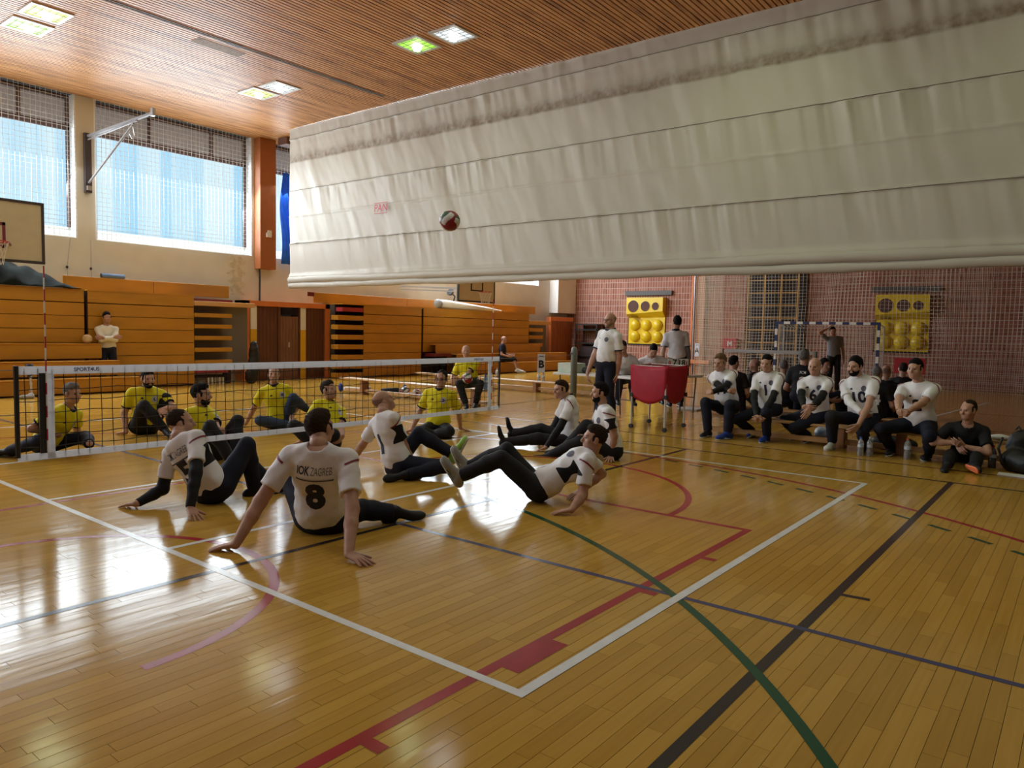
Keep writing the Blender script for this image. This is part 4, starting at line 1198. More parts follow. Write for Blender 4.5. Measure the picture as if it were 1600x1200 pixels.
    def art_text(name, txt, size, c, rt, u_, m, bold=0.0, sx=1.0, shear=0.0, width=None):
        v, fc = text_mesh(txt, size, bold=bold * size, shear=shear)
        if width: sx = width / (v[:, 0].max() - v[:, 0].min())
        bmx = bmesh.new(); bv = [bmx.verts.new((x * sx, y, 0)) for x, y, _ in v]
        for q in fc:
            try: bmx.faces.new([bv[i] for i in q])
            except ValueError: pass
        x0, x1 = v[:, 0].min() * sx, v[:, 0].max() * sx; y0, y1 = v[:, 1].min(), v[:, 1].max(); st = 0.022
        for k in range(1, int((x1 - x0) / st) + 1):
            bmesh.ops.bisect_plane(bmx, geom=bmx.verts[:] + bmx.edges[:] + bmx.faces[:], plane_co=(x0 + k * st, 0, 0), plane_no=(1, 0, 0))
        for k in range(1, int((y1 - y0) / st) + 1):
            bmesh.ops.bisect_plane(bmx, geom=bmx.verts[:] + bmx.edges[:] + bmx.faces[:], plane_co=(0, y0 + k * st, 0), plane_no=(0, 1, 0))
        bmx.verts.index_update()
        p2 = [(x.co.x, x.co.y) for x in bmx.verts]; ff = [[x.index for x in q.verts] for q in bmx.faces]
        bmx.free(); wrap(name, p2, ff, c, rt, u_, m)
    def disc(name, c, rt, u_, ra, m, n=14, star=0):
        p2 = [(0, 0)] + [(ra * math.cos(2 * math.pi * k / n), ra * math.sin(2 * math.pi * k / n) * 1.15) for k in range(n)]
        wrap(name, p2, [[0, 1 + k, 1 + (k + 1) % n] for k in range(n)], c, rt, u_, m, 0.004)
    ink = mat('print_navy', (0.012, 0.014, 0.035), 0.6); pale = mat('print_white', (0.75, 0.75, 0.75), 0.6)
    thin = mat('print_thin', (0.10, 0.10, 0.14), 0.6)
    pr = S.get('print', {})
    bc, fc_ = P + up * tl * 0.62, P + up * tl * 0.62
    if 'back' in pr:           # number and lettering on the back: read from behind, so to the right runs the person's right
        if pr['back'].strip(): art_text('back_number', pr['back'], 0.27 if lod < 2 else 0.22, P + up * tl * 0.46, r, up, ink if sc_ == 'white' else pale, 0.05)
        if pr.get('club'):
            cc = P + up * tl * 0.82
            art_text('club_lettering', 'IOK', 0.085, cc - r * 0.082, r, up, ink, 0.02, 1, 0.15, 0.095)
            art_text('club_lettering', 'ZAGREB', 0.080, cc + r * 0.050, r, up, thin, -0.006, 1, 0.15, 0.150)
            wrap('club_rule', [(x, y) for x in np.linspace(-0.135, 0.135, 14) for y in (-0.006, 0.006)],
                 [[2 * i, 2 * i + 2, 2 * i + 3, 2 * i + 1] for i in range(13)], cc - up * 0.065, r, up, thin)
        if pr.get('team'):
            art_text('team_lettering', pr['team'], 0.07, P + up * tl * 0.80, r, up, pale, 0.01, 0.8)
    if 'front' in pr:
        art_text('front_number', pr['front'], 0.21, P + up * tl * 0.50 + f * 0.02, -r, up, ink if sc_ == 'white' else pale, 0.035)
    if pr.get('crest'):
        bl = mat('crest_grey', (0.10, 0.10, 0.14), 0.6) if sc_ != 'yellow' else mat('crest_pale', (0.52, 0.50, 0.55), 0.6)
        disc('crest', P + up * tl * 0.72 - r * 0.085, -r, up, 0.034 if sc_ != 'yellow' else 0.042, bl)
        if sc_ == 'yellow':
            disc('crest_core', P + up * tl * 0.72 - r * 0.085 + f * 0.002, -r, up, 0.022, mat('crest_dark', (0.12, 0.10, 0.2), 0.6))
        wrap('maker_mark', [(-0.02, -0.012), (0.02, -0.012), (0.012, 0.012), (-0.006, 0.012)], [[0, 1, 2, 3]], P + up * tl * 0.74 + r * 0.075, -r, up, ink)
    if pr.get('stripe'):
        dr = mat('stripe_red', (0.22, 0.01, 0.035), 0.6)
        for sd, sg in (('R', 1), ('L', -1)):
            a, b = sh[sd], el[sd]; d = unit(b - a)
            o_ = unit(r * sg + up * 0.35 - d * (d @ (r * sg + up * 0.35)))
            side_v = np.cross(d, o_)
            ring = []
            for k in range(17):
                th = -1.5 + 3.0 * k / 16
                q = a + d * (0.035 + 0.045 * math.sin(th * 0.9) * sg)
                dv = o_ * math.cos(th) + side_v * math.sin(th)
                row_ = []
                for w_ in (-0.008, 0.008):
                    hit = tree.ray_cast(Vector(q + d * w_ + dv * 0.25), Vector(-dv), 0.3)
                    row_.append(np.array(hit[0]) + dv * 0.004 if hit[0] is not None else None)
                ring.append(row_)
            vv, ff = [], []
            for k in range(16):
                q4 = ring[k] + ring[k + 1]
                if all(z is not None for z in q4):
                    n0 = len(vv); vv += [q4[0], q4[1], q4[3], q4[2]]; ff.append([n0, n0 + 1, n0 + 2, n0 + 3])
            if ff: link_mesh('sleeve_stripe', vv, ff, dr, shirt)
    # --- trim on collar and sleeve ends
    if S.get('collar'):
        Cl = Field(Nk - 0.16, Nk + 0.16, hh)
        cg = 1.12 if S.get('polo') else 1.0
        Cl.cap(Nk - up * 0.020 + f * 0.022, Nk + up * 0.040 + f * 0.014, 0.085 * s * cg, 0.072 * s * cg, 0.0, cuts=[(Nk + up * 0.046 - f * 0.0, unit(up + f * 0.25)), (Nk - up * 0.035, -up)])
        Cl.cap(Nk - up * 0.10 + f * 0.02, Nk + up * 0.12 + f * 0.012, 0.064 * s, 0.064 * s, 0.002, op='s')
        V, Q = Cl.mesh()
        if len(V): link_mesh('collar', V, Q, cloth(S['collar']), T, smooth=True)
    if S.get('cuff'):
        for sd in 'RL':
            d = unit(el[sd] - sh[sd]); e_ = sh[sd] + d * np.linalg.norm(el[sd] - sh[sd]) * S.get('sleeve', 0.70)
            Cf = Field(e_ - 0.12, e_ + 0.12, hh); ro = rr[0] * 0.9 + g + 0.012
            Cf.cap(e_ - d * 0.06, e_ + d * 0.06, ro, ro, 0, cuts=[(e_ + d * 0.006, d), (e_ - d * 0.014, -d)])
            V, Q = Cf.mesh()
            if len(V): link_mesh('cuff', V, Q, cloth(S['cuff']), T, smooth=True)
    # --- long undersleeves on the arms
    for sd in S.get('undersleeve', ''):
        U = Field(np.minimum(sh[sd], np.minimum(el[sd], W[sd])) - 0.12, np.maximum(sh[sd], np.maximum(el[sd], W[sd])) + 0.12, hb)
        dw = unit(W[sd] - el[sd])
        U.cap(sh[sd], el[sd], rr[0] + 0.007, rr[1] + 0.007, 0.02)
        U.cap(el[sd], el[sd] + (W[sd] - el[sd]) * .35, rr[1] + .007, rr[2] + .007, 0.02)
        U.cap(el[sd] + (W[sd] - el[sd]) * .35, W[sd], rr[2] + .007, rr[3] + .007, 0.02, cuts=[(W[sd] - dw * 0.01, dw)])
        U.wrinkle(0.002, 40, 5); V, Q = U.mesh()
        link_mesh('undersleeve', V, Q, cloth(S.get('uscol', 'black')), T, smooth=True)
    # --- trousers
    Tr = Field(lo, hi, hb); tg = 0.014 * s * S.get('tight', 1.0)
    Tr.ell(P + up * 0.0, np.array((0.163, 0.118 * fat ** .5, 0.125)) * s + tg, AX, 0.03, cuts=[(P + up * 0.085, up)])
    for sd in 'RL':
        a, b, c = hip[sd], kn[sd], An[sd]; k2 = b + (c - b) * 0.35
        Tr.cap(a, b, 0.084 * s + tg, 0.060 * s + tg, 0.035)
        ll = S.get('leg' + sd, 0.97)
        d2 = unit(c - b); e_ = b + (c - b) * ll
        if ll > 0.4:
            Tr.cap(b, k2, 0.058 * s + tg, 0.058 * s + tg, 0.02); Tr.cap(k2, c, 0.058 * s + tg, 0.045 * s + tg, 0.02, cuts=[(e_, d2)])
        elif ll > 0:
            Tr.cap(b, k2, 0.058 * s + tg, 0.058 * s + tg, 0.02, cuts=[(e_, d2)])
    Tr.wrinkle(0.0045 * S.get('wr', 1.0), 22, int(abs(P[1] * 100)) + 9)
    V, Q = Tr.mesh()
    link_mesh('trousers', V, Q, cloth(S.get('pants', 'navy')), T, smooth=True)
    # --- shoes
    shoe = S.get('shoe', {})
    for sd in 'RL':
        sp = shoe.get(sd, shoe.get('*', ('shoe_black', 'sole')))
        if sp is None: continue
        t_ = toe[sd]; shin = unit(kn[sd] - An[sd]); u2 = shin - t_ * (shin @ t_)
        if 'U' + sd in S: u2 = np.array(S['U' + sd], float) - t_ * (np.array(S['U' + sd]) @ t_)
        u2 = unit(u2) if np.linalg.norm(u2) > 0.05 else unit(np.cross(t_, r)); w_ = np.cross(t_, u2)
        a = An[sd]; heel = a - t_ * 0.045 * s - u2 * 0.045 * s; ball = a + t_ * 0.135 * s - u2 * 0.052 * s
        Fo = Field(a - 0.30 * s, a + 0.30 * s, hh * 1.15)
        cut = [(a - u2 * 0.074 * s, -u2)]
        Fo.ell(heel, np.array((0.036, 0.052, 0.050)) * s, np.stack([w_, t_, u2]), 0.0)
        Fo.cap(a + u2 * 0.01, heel + t_ * 0.03, 0.042 * s, 0.040 * s, 0.03)
        Fo.cap(a + t_ * 0.015, ball, 0.038 * s, 0.036 * s, 0.03)
        Fo.ell(ball + t_ * 0.035 * s, np.array((0.047, 0.070, 0.034)) * s, np.stack([w_, t_, u2]), 0.03)
        Fo.plane(cut[0][0], cut[0][1])
        Fo.plane(a + u2 * 0.05 * s, u2)
        V, Q = Fo.mesh(); so = link_mesh('shoe', V, Q, cloth(sp[0]), T, smooth=True)
        if sp[1]:
            Fs = Field(a - 0.30 * s, a + 0.30 * s, hh)
            Fs.cap(heel, ball + t_ * 0.05 * s, 0.047 * s, 0.051 * s, 0.0, flat=(w_, 1.05))
            Fs.plane(a - u2 * 0.070 * s, u2); Fs.plane(a - u2 * 0.088 * s, -u2)
            V, Q = Fs.mesh()
            if len(V): link_mesh('sole', V, Q, cloth(sp[1]), so, smooth=True)
    # --- knee pads
    for sd in S.get('kneepad', ''):
        Kp = Field(kn[sd] - 0.16, kn[sd] + 0.16, hb)
        d1, d2 = unit(hip[sd] - kn[sd]), unit(An[sd] - kn[sd])
        Kp.cap(kn[sd] + d1 * 0.07, kn[sd], 0.062 * s + tg + .006, 0.062 * s + tg + .008, 0.02); Kp.cap(kn[sd], kn[sd] + d2 * 0.09, 0.062 * s + tg + .008, 0.060 * s + tg + .006, 0.02)
        V, Q = Kp.mesh(); link_mesh('knee_pad', V, Q, cloth('kneepad'), T, smooth=True)
    return T

# ================================================================== GAME EQUIPMENT
m_tape = mat('net_tape', (0.76, 0.78, 0.82), 0.6, transluc=0.55)
m_strand = mat('black_strand', (0.016, 0.014, 0.016), 0.7)
m_rod = mat('black_rod', (0.015, 0.015, 0.018), 0.45)
m_pale_steel = mat('pale_steel', (0.62, 0.62, 0.63), 0.4, metal=0.5)
m_post = mat('grey_green_post', (0.17, 0.19, 0.17), 0.45, metal=0.2)
m_red = mat('signal_red', (0.45, 0.02, 0.03), 0.5)
m_print_blue = mat('print_blue', (0.03, 0.05, 0.22), 0.5)
NX0, NX1, ZT, ZB = -3.2, 3.09, 1.15, 0.37
net = thing('volleyball_net', 'sitting volleyball net with white tapes strung across the court', 'net', (0, 0, ZB))
def dip(x):
    return -0.012 * (1 - (x / 3.2) ** 2)
def tape(z0, z1, name, m, t=0.012):
    n = 40; v, f = [], []
    for i in range(n + 1):
        x = NX0 + (NX1 - NX0) * i / n; dz = dip(x)
        v += [(x, -t / 2, z0 + dz), (x, t / 2, z0 + dz), (x, t / 2, z1 + dz), (x, -t / 2, z1 + dz)]
    for i in range(n):
        for k in range(4):
            a, b = i * 4 + k, i * 4 + (k + 1) % 4
            f.append([a, a + 4, b + 4, b])
    f += [[0, 1, 2, 3], [n * 4 + 3, n * 4 + 2, n * 4 + 1, n * 4]]
    return link_mesh(name, v, f, m, net)
tape(ZT - 0.07, ZT, 'top_tape', m_tape); tape(ZB - 0.01, ZB + 0.045, 'bottom_tape', m_tape)
st = MB(); x = NX0 + 0.06; i = 0
while x < NX1:
    pts = [(x + 0.006 * math.sin(i * 2.1 + k), 0.004 * math.sin(k + i), ZB + dip(x) + (ZT - ZB - 0.02) * k / 4) for k in range(5)]
    st.tube(pts, 0.0036, 4, False); x += 0.1; i += 1
o = st.build('vertical_strands', m_strand, net); o['kind'] = 'stuff'
st = MB()
for k in range(1, 8):
    z = ZB + (ZT - ZB) * k / 8; pts = []
    for i in range(64):
        x = NX0 + (NX1 - NX0) * i / 63
        pts.append((x, 0, z + dip(x) + 0.007 * math.sin(i * 1.15 + k * 1.9)))
    st.tube(pts, 0.0036, 4, False)
o = st.build('horizontal_strands', m_strand, net); o['kind'] = 'stuff'
for x in (-2.95, 2.86):
    MB().box(x - 0.028, x + 0.028, -0.009, 0.009, ZB - 0.005, ZT - 0.068).build('side_band', m_tape, net)
MB().box(-3.035, -2.985, -0.012, 0.012, ZB + 0.04, ZT - 0.06).build('antenna_sleeve', m_rod, net)
for x in (NX0, NX1):
    MB().tube([(x, 0, ZB + 0.02), (x, 0, ZT + 0.005)], 0.013 if x > 0 else 0.02, 8).build('end_rod', m_rod, net)
for (x, dx, z) in ((NX0, -1.9, ZT - 0.03), (NX1, 1.9, ZT - 0.03), (NX0, -1.9, 0.75), (NX1, 1.9, 0.42)):
    MB().tube([(x, 0, z), (x + dx * 0.5, 0, z + 0.005), (x + dx, -0.0, z + 0.03)], 0.004, 5).build('tension_cord', mat('cord_grey', (0.25, 0.24, 0.22), 0.7), net)
flat_text('tape_lettering', 'SPORT4US', 0.045, (-2.66, -0.0075, ZT - 0.037), (1, 0, 0), (0, 0, 1), m_print_blue, net, bold=0.001)
flat_text('tape_lettering', 'SPORT4US', 0.045, (2.6, -0.0075, ZT - 0.037), (1, 0, 0), (0, 0, 1), m_print_blue, net, bold=0.001)
for (x, lab) in ((-2.985, 'red and white antenna at the left sideband of the net'), (2.89, 'red and white antenna at the right sideband of the net')):
    a = thing('net_antenna', lab, 'antenna', (x, -0.02, ZB), 'net antennas')
    for k in range(16):
        z = ZB + 0.05 + k * 0.098
        MB().tube([(x, -0.02, z), (x, -0.02, z + 0.098)], 0.006, 6).build('band', m_red if k % 2 else mat('antenna_white', (0.8, 0.8, 0.8), 0.5), a)
for (x, lab) in ((5.02, 'round-topped grey net post beside the standing coach'), (-5.15, 'grey net post left of the picture')):
    t = thing('net_post', lab, 'post', (x, -0.05, 0), 'net posts')
    MB().lathe([(0.055, 0.02), (0.055, 1.20), (0.052, 1.245), (0.04, 1.275), (0.015, 1.29)], (x, -0.05, 0), 18).build('tube', m_post, t, smooth=True)
    MB().lathe([(0.13, 0), (0.13, 0.015), (0.07, 0.03)], (x, -0.05, 0), 18).build('base', m_dksteel, t)
    MB().tube([(x + 0.05, -0.05, 1.15), (x - 0.08, -0.03, 1.18)], 0.012, 6).build('hook', m_dksteel, t)

def ball(name, c, r, label, group, ang=(0, 0, 0), cols=('red', 'white', 'green')):
    cm = {'red': mat('ball_red', (0.28, 0.015, 0.04), 0.45), 'white': mat('ball_white', (0.72, 0.72, 0.70), 0.45), 'green': mat('ball_green', (0.03, 0.10, 0.05), 0.45),
          'beige': mat('ball_beige', (0.68, 0.52, 0.32), 0.5), 'tan': mat('ball_tan', (0.60, 0.44, 0.26), 0.5)}
    bmx = bmesh.new(); bmesh.ops.create_icosphere(bmx, subdivisions=5, radius=r)
    Rm = Matrix.Rotation(ang[0], 3, 'X') @ Matrix.Rotation(ang[1], 3, 'Y') @ Matrix.Rotation(ang[2], 3, 'Z')
    names = list(dict.fromkeys(cols)); V, F, M = [], [], []
    for q in bmx.faces:
        n = (Rm @ q.calc_center_median()).normalized(); ax = max(range(3), key=lambda i: abs(n[i])); u_ = n[(ax + 1) % 3] / abs(n[ax]); w_ = n[(ax + 2) % 3] / abs(n[ax])
        k = int((u_ + 0.28 * math.sin(w_ * 2.0) + 1.0) / 0.667); M.append(names.index(cols[max(0, min(2, k))]))
    groove = {}
    for e in bmx.edges:
        a, b = e.link_faces
        if M[a.index] != M[b.index]:
            for vv in e.verts: groove[vv.index] = 1
    for vtx in bmx.verts:
        s_ = 0.985 if vtx.index in groove else 1.0
        V.append(Vector(c) + vtx.co * s_)
    F = [[vv.index for vv in q.verts] for q in bmx.faces]; bmx.free()
    o = link_mesh(name, V, F, None, None, loc=c, smooth=True, mats=[cm[x] for x in names], fmat=M)
    return tag(o, label, 'ball', group)
ball('volleyball', (0.14, -1.71, 2.64), 0.105, 'red, white and green volleyball in flight in front of the curtain', 'volleyballs', (0.35, 1.15, 0.75))

# ---- red ball cart
cart = thing('ball_cart', 'red fabric ball cart on white wheeled legs', 'cart', (5.55, -1.35, 0))
corners = [(5.16, -1.10), (5.98, -1.00), (5.90, -1.68), (5.08, -1.74)]
ZR = 1.03
m_redcloth = mat('red_cloth', (0.46, 0.012, 0.035), 0.6, var=0.12, scale=5, bump=0.2, bscale=12, transluc=0.15)
v, f = [], []
nseg, nz2 = 12, 10
for k in range(4):
    a, b = Vector((*corners[k], 0)), Vector((*corners[(k + 1) % 4], 0)); mid = Vector((5.53, -1.38, 0))
    base = len(v)
    for i in range(nseg + 1):
        t_ = i / nseg; p_ = a.lerp(b, t_); belly = math.sin(math.pi * t_)
        for j in range(nz2 + 1):
            w_ = j / nz2; z_ = ZR + 0.01 - 0.02 * belly - w_ * (0.50 + 0.10 * belly)
            q_ = p_.lerp(mid, -0.07 + 0.06 * w_ * w_ - 0.05 * belly * math.sin(w_ * 3.1)); wr = 0.008 * math.sin(9 * t_ + 6 * w_ + k)
            v.append((q_.x + wr, q_.y + wr, z_))
    for i in range(nseg):
        for j in range(nz2):
            c_ = base + i * (nz2 + 1) + j; f.append([c_, c_ + 1, c_ + nz2 + 2, c_ + nz2 + 1])
o = link_mesh('hammock', v, f, m_redcloth, cart, smooth=True); md = o.modifiers.new('t', 'SOLIDIFY'); md.thickness = 0.004
bv = [(c_[0] * 0.9 + 5.53 * 0.1, c_[1] * 0.9 - 1.38 * 0.1, ZR - 0.45) for c_ in corners] + [(5.53, -1.38, ZR - 0.60)]
link_mesh('hammock_bottom', bv, [[0, 1, 4], [1, 2, 4], [2, 3, 4], [3, 0, 4]], m_redcloth, cart)
m_wtube = mat('white_tube', (0.66, 0.66, 0.66), 0.35, metal=0.3)
for k, (x, y) in enumerate(corners):
    lg = MB().tube([(x, y, 0.07), (x, y, ZR)], 0.016, 8).build('leg', m_wtube, cart)
    x2, y2 = corners[(k + 1) % 4]
    MB().tube([(x, y, ZR - 0.005), (x2, y2, ZR - 0.005)], 0.010, 6).build('top_rail', m_wtube, cart)
    MB().tube([(x - 0.02, y, 0.035), (x + 0.02, y, 0.035)], 0.035, 12).build('wheel', m_rod, lg)
    MB().box(x - 0.03, x + 0.03, y - 0.03, y + 0.03, 0.52, 0.58).build('clamp', m_rod, lg)

# ---- gym benches
m_bench = mat('bench_wood', (0.52, 0.30, 0.12), 0.45, var=0.12, scale=3, stretch=(8, 1, 1))
m_bleg = mat('bench_leg_wood', (0.33, 0.15, 0.06), 0.5, var=0.1)
def gym_bench(x, y0, y1, z, w, legs, label):
    t = thing('gym_bench', label, 'bench', (x, (y0 + y1) / 2, 0), 'low wooden gym benches')
    bevel(MB().box(x - w / 2, x + w / 2, y0, y1, z - 0.035, z).build('seat_board', m_bench, t), 0.006)
    for ly in legs:
        bevel(MB().box(x - w * 0.38, x + w * 0.38, ly - 0.05, ly + 0.05, 0, z - 0.035).build('leg', m_bleg, t), 0.006)
    MB().box(x - 0.04, x + 0.04, y0 + 0.1, y1 - 0.1, 0.05, 0.12).build('floor_beam', m_bench, t)
    return t
gym_bench(5.52, -6.75, -2.25, 0.318, 0.26, (-6.4, -5.0, -4.25, -2.6), 'low wooden bench under the row of substitutes')
gym_bench(9.65, 1.6, 8.4, 0.27, 0.28, (2.2, 4.12, 7.6), 'low wooden bench carrying the letter B sign')
gym_bench(5.72, 2.35, 6.9, 0.36, 0.26, (2.75, 6.15), 'low wooden bench under the yellow player with the ball')
gym_bench(8.35, -4.7, -1.5, 0.20, 0.26, (-4.4, -3.1, -1.8), 'low wooden bench behind the substitutes for the black team')

# ---- tables, scoreboard, letter signs
m_top = mat('table_white', (0.72, 0.72, 0.72), 0.4)
def table(c, d, ln, dp, label):
    d = Vector((*d, 0)).normalized(); n = Vector((-d.y, d.x, 0)); c = Vector((*c, 0))
    t = thing('folding_table', label, 'table', tuple(c), 'white folding tables')
    bevel(MB().obox(c + Vector((0, 0, 0.72)), (d, n, Vector((0, 0, 1))), ln / 2, dp / 2, 0.022).build('top', m_top, t), 0.01)
    for s1 in (-1, 1):
        for s2 in (-1, 1):
            p_ = c + d * s1 * (ln / 2 - 0.12) + n * s2 * (dp / 2 - 0.08)
            MB().tube([p_ + Vector((0, 0, 0.70)), p_ - d * s1 * 0.05], 0.014, 6).build('leg', m_dksteel, t)
        a = c + d * s1 * (ln / 2 - 0.14)
        MB().tube([a + n * (dp / 2 - 0.08) + Vector((0, 0, 0.3)), a - n * (dp / 2 - 0.08) + Vector((0, 0, 0.3))], 0.010, 6).build('brace', m_dksteel, t)
table((6.75, 0.86), (0.10, -1), 1.05, 0.60, 'white folding table behind the grey net post')
table((7.42, -0.42), (1, -0.28), 2.0, 0.5, 'white folding table behind the red ball cart')
sb = thing('scoreboard', 'flip scoreboard reading 7 and 18 on the table', 'scoreboard', (7.79, -0.63, 0.742))
sd, sn = Vector((0.62, -0.785, 0)), Vector((-0.785, -0.62, 0))
m_card = mat('card_cream', (0.70, 0.70, 0.62), 0.6); m_ink = mat('card_ink', (0.02, 0.02, 0.02), 0.6)
MB().obox(Vector((7.79, -0.63, 0.820)), (sd, sn, Vector((0, 0, 1))), 0.21, 0.06, 0.078).build('base', m_rod, sb)
for (off, w_, tx, sz, mm) in ((-0.165, 0.035, '0', 0.09, m_red), (-0.065, 0.06, '7', 0.17, m_ink), (0.068, 0.06, '18', 0.15, m_ink), (0.168, 0.035, '1', 0.09, m_red)):
    cc = Vector((7.79, -0.63, 0.985)) + sd * off
    cd = MB().obox(cc, (sd, sn, Vector((0, 0, 1))), w_, 0.004, 0.085).build('card', m_card, sb)
    flat_text('numeral', tx, sz, tuple(cc + sn * 0.004), tuple(sd), (0, 0, 1), mm, cd, bold=0.004)
m_sheet = mat('paper_sheet', (0.72, 0.78, 0.90), 0.6)
def letter(c, w_, h_, tx, rt, label, stand):
    t = thing('letter_sign', label, 'sign', (c[0], c[1], c[2] - h_ / 2), 'letter signs')
    rt = Vector(rt).normalized(); n = rt.cross(Vector((0, 0, 1)))
    MB().obox(c, (rt, n, Vector((0, 0, 1))), w_ / 2, 0.006, h_ / 2).build('sheet', m_sheet, t)
    flat_text('letter', tx, h_ * 0.55, tuple(Vector(c) + n * 0.006 - Vector((0, 0, h_ * 0.08))), tuple(rt), (0, 0, 1), m_ink, t, bold=0.012)
    MB().obox(Vector(c) + n * 0.007 + Vector((0, 0, h_ * 0.38)), (rt, n, Vector((0, 0, 1))), w_ * 0.28, 0.001, h_ * 0.018).build('heading_line', m_print_blue, t)
    if stand: MB().obox(Vector(c) - Vector((0, 0, h_ / 2 + 0.0)) - n * 0.03, (rt, n, Vector((0, 0, 1))), w_ * 0.4, 0.05, 0.006).build('foot', m_sheet, t)
letter((9.65, 4.0, 0.737), 0.19, 0.46, 'B', (0.62, -0.785, 0), 'letter B sign propped on two bottles on the low bench', True)
letter((21.80, 5.28, 0.95), 0.18, 0.52, 'A', (0, -1, 0), 'letter A sign on the wooden post by the brick wall', False)

# ---- handball goal in front of the end wall
m_gblue = mat('goal_blue', (0.02, 0.035, 0.12), 0.4); m_gwhite = mat('goal_white', (0.75, 0.75, 0.72), 0.4)
goal = thing('handball_goal', 'blue and white striped handball goal with pale net', 'goal', (19.0, -0.28, 0))
GX, GY0, GY1, GH = 19.0, 1.27, -1.81, 2.04
for gy in (GY0, GY1):
    for k in range(10):
        MB().box(GX - 0.04, GX + 0.04, gy - 0.04, gy + 0.04, k * 0.2, (k + 1) * 0.2).build('post_band', m_gblue if k % 2 else m_gwhite, goal)
    MB().box(GX - 0.04, GX + 0.04, gy - 0.04, gy + 0.04, 2.0, GH).build('post_corner', m_gblue, goal)
    MB().tube([(GX + 0.05, gy, GH - 0.04), (GX + 0.75, gy, GH - 0.15), (GX + 0.85, gy, 0.02), (GX + 0.05, gy, 0.02)], 0.018, 6).build('side_frame', m_pale_steel, goal)
nb_ = 15; wy = (GY0 - GY1 - 0.08) / nb_
for k in range(nb_):
    MB().box(GX - 0.04, GX + 0.04, GY1 + 0.04 + k * wy, GY1 + 0.04 + (k + 1) * wy, GH - 0.08, GH).build('crossbar_band', m_gwhite if k % 2 else m_gblue, goal)
gn = MB()
y = GY1
while y <= GY0 + 0.01:
    gn.tube([(GX + 0.05, y, GH - 0.05), (GX + 0.7, y, GH - 0.2), (GX + 0.82, y, 0.02)], 0.005, 4, False); y += 0.11
z = 0.1
while z < GH - 0.1:
    gn.bar((GX + 0.83 - 0.06 * z, GY1, z), (GX + 0.83 - 0.06 * z, GY0, z), 0.007)
    for gy in (GY0, GY1): gn.bar((GX, gy, z), (GX + 0.82, gy, z), 0.007)
    z += 0.11
for gy in (GY0, GY1):
    x = GX + 0.1
    while x < GX + 0.8:
        gn.bar((x, gy, 0.02), (x, gy, GH - 0.06), 0.007); x += 0.11
o = gn.build('goal_net', m_cord, goal); o['kind'] = 'stuff'

# ---- tall ball stop net in front of the brick wall
m_wnet = mat('wall_net_cord', (0.58, 0.50, 0.38), 0.7)
wn_ = thing('ball_stop_net', 'tall pale ball stop net hanging in front of the brick end wall', 'net', (20.2, -4.5, 0))
def netsheet(xc, y0, y1, ph, amp, cell, name):
    nm = MB(); zs = np.linspace(0.01, 6.6, 16)
    def xo(y_, z_): return xc + amp * math.sin(y_ * 2.3 + ph + 0.25 * z_) + 0.5 * amp * math.sin(y_ * 5.9 + ph * 2 - 0.3 * z_)
    y = y1
    while y < y0:
        nm.tube([(xo(y, z_), y + 0.03 * math.sin(z_ * 1.3 + y), z_) for z_ in zs], 0.0052, 3, False); y += cell
    z_ = 0.02; yy = np.linspace(y1, y0, max(8, int((y0 - y1) / 0.22)))
    while z_ < 4.6:
        nm.tube([(xo(y_, z_), y_, z_ + 0.035 * math.sin(y_ * 1.1 + z_) * (z_ > 0.1)) for y_ in yy], 0.0052, 3, False); z_ += cell
    o = nm.build(name, m_wnet, wn_); o['kind'] = 'stuff'
netsheet(20.25, 4.65, -13.9, 0.3, 0.10, 0.112, 'net_mesh')
netsheet(20.45, 4.62, 2.7, 1.7, 0.09, 0.085, 'gathered_mesh')
netsheet(20.10, 4.60, 3.6, 2.9, 0.06, 0.075, 'gathered_mesh')
for y in (4.65, 3.95):
    MB().tube([(20.2, y, 0.0), (20.2, y + 0.02, 3.0), (20.2, y, 6.6)], 0.016, 6).build('border_rope', mat('rope_pale', (0.62, 0.54, 0.42), 0.7), wn_)
t = thing('wall_post', 'orange wooden post strip on the brick wall beside the gathered net', 'post', (21.85, 5.4, 0))
MB().box(21.86, 21.99, 5.08, 5.40, 0, CEIL_Z).build('board', mat('orange_wood', (0.46, 0.17, 0.05), 0.5, var=0.15, scale=2, stretch=(1, 6, .6)), t)
MB().box(21.84, 21.99, 5.55, 5.62, 0, CEIL_Z).build('edge_strip', m_orange, t)
MB().tube([(21.78, 5.46, 0), (21.78, 5.46, CEIL_Z)], 0.03, 8).build('steel_pole', m_pale_steel, t)
MB().box(21.6, 21.99, 4.7, 5.7, 0.42, 0.56).build('ledge', m_orange, t)

# ---- wall bars behind the net
m_bar = mat('yellow_wood', (0.62, 0.33, 0.07), 0.45, var=0.1)
wb = thing('wall_bars', 'yellow wooden climbing frame behind the stop net', 'climbing frame', (21.6, 2.3, 0))
MB().box(21.92, 21.99, 1.25, 3.45, 0.0, 4.6).build('backing', mat('dark_recess', (0.02, 0.014, 0.014), 0.8), wb)
for y in (3.24, 2.64, 2.04, 1.44):
    MB().box(21.55, 21.60, y - 0.022, y + 0.022, 0.0, 4.6).build('upright', m_bar, wb)
for k in range(10):
    MB().tube([(21.575, 1.42, 0.4 + k * 0.455), (21.575, 3.26, 0.4 + k * 0.455)], 0.018, 8).build('rung', m_bar, wb)

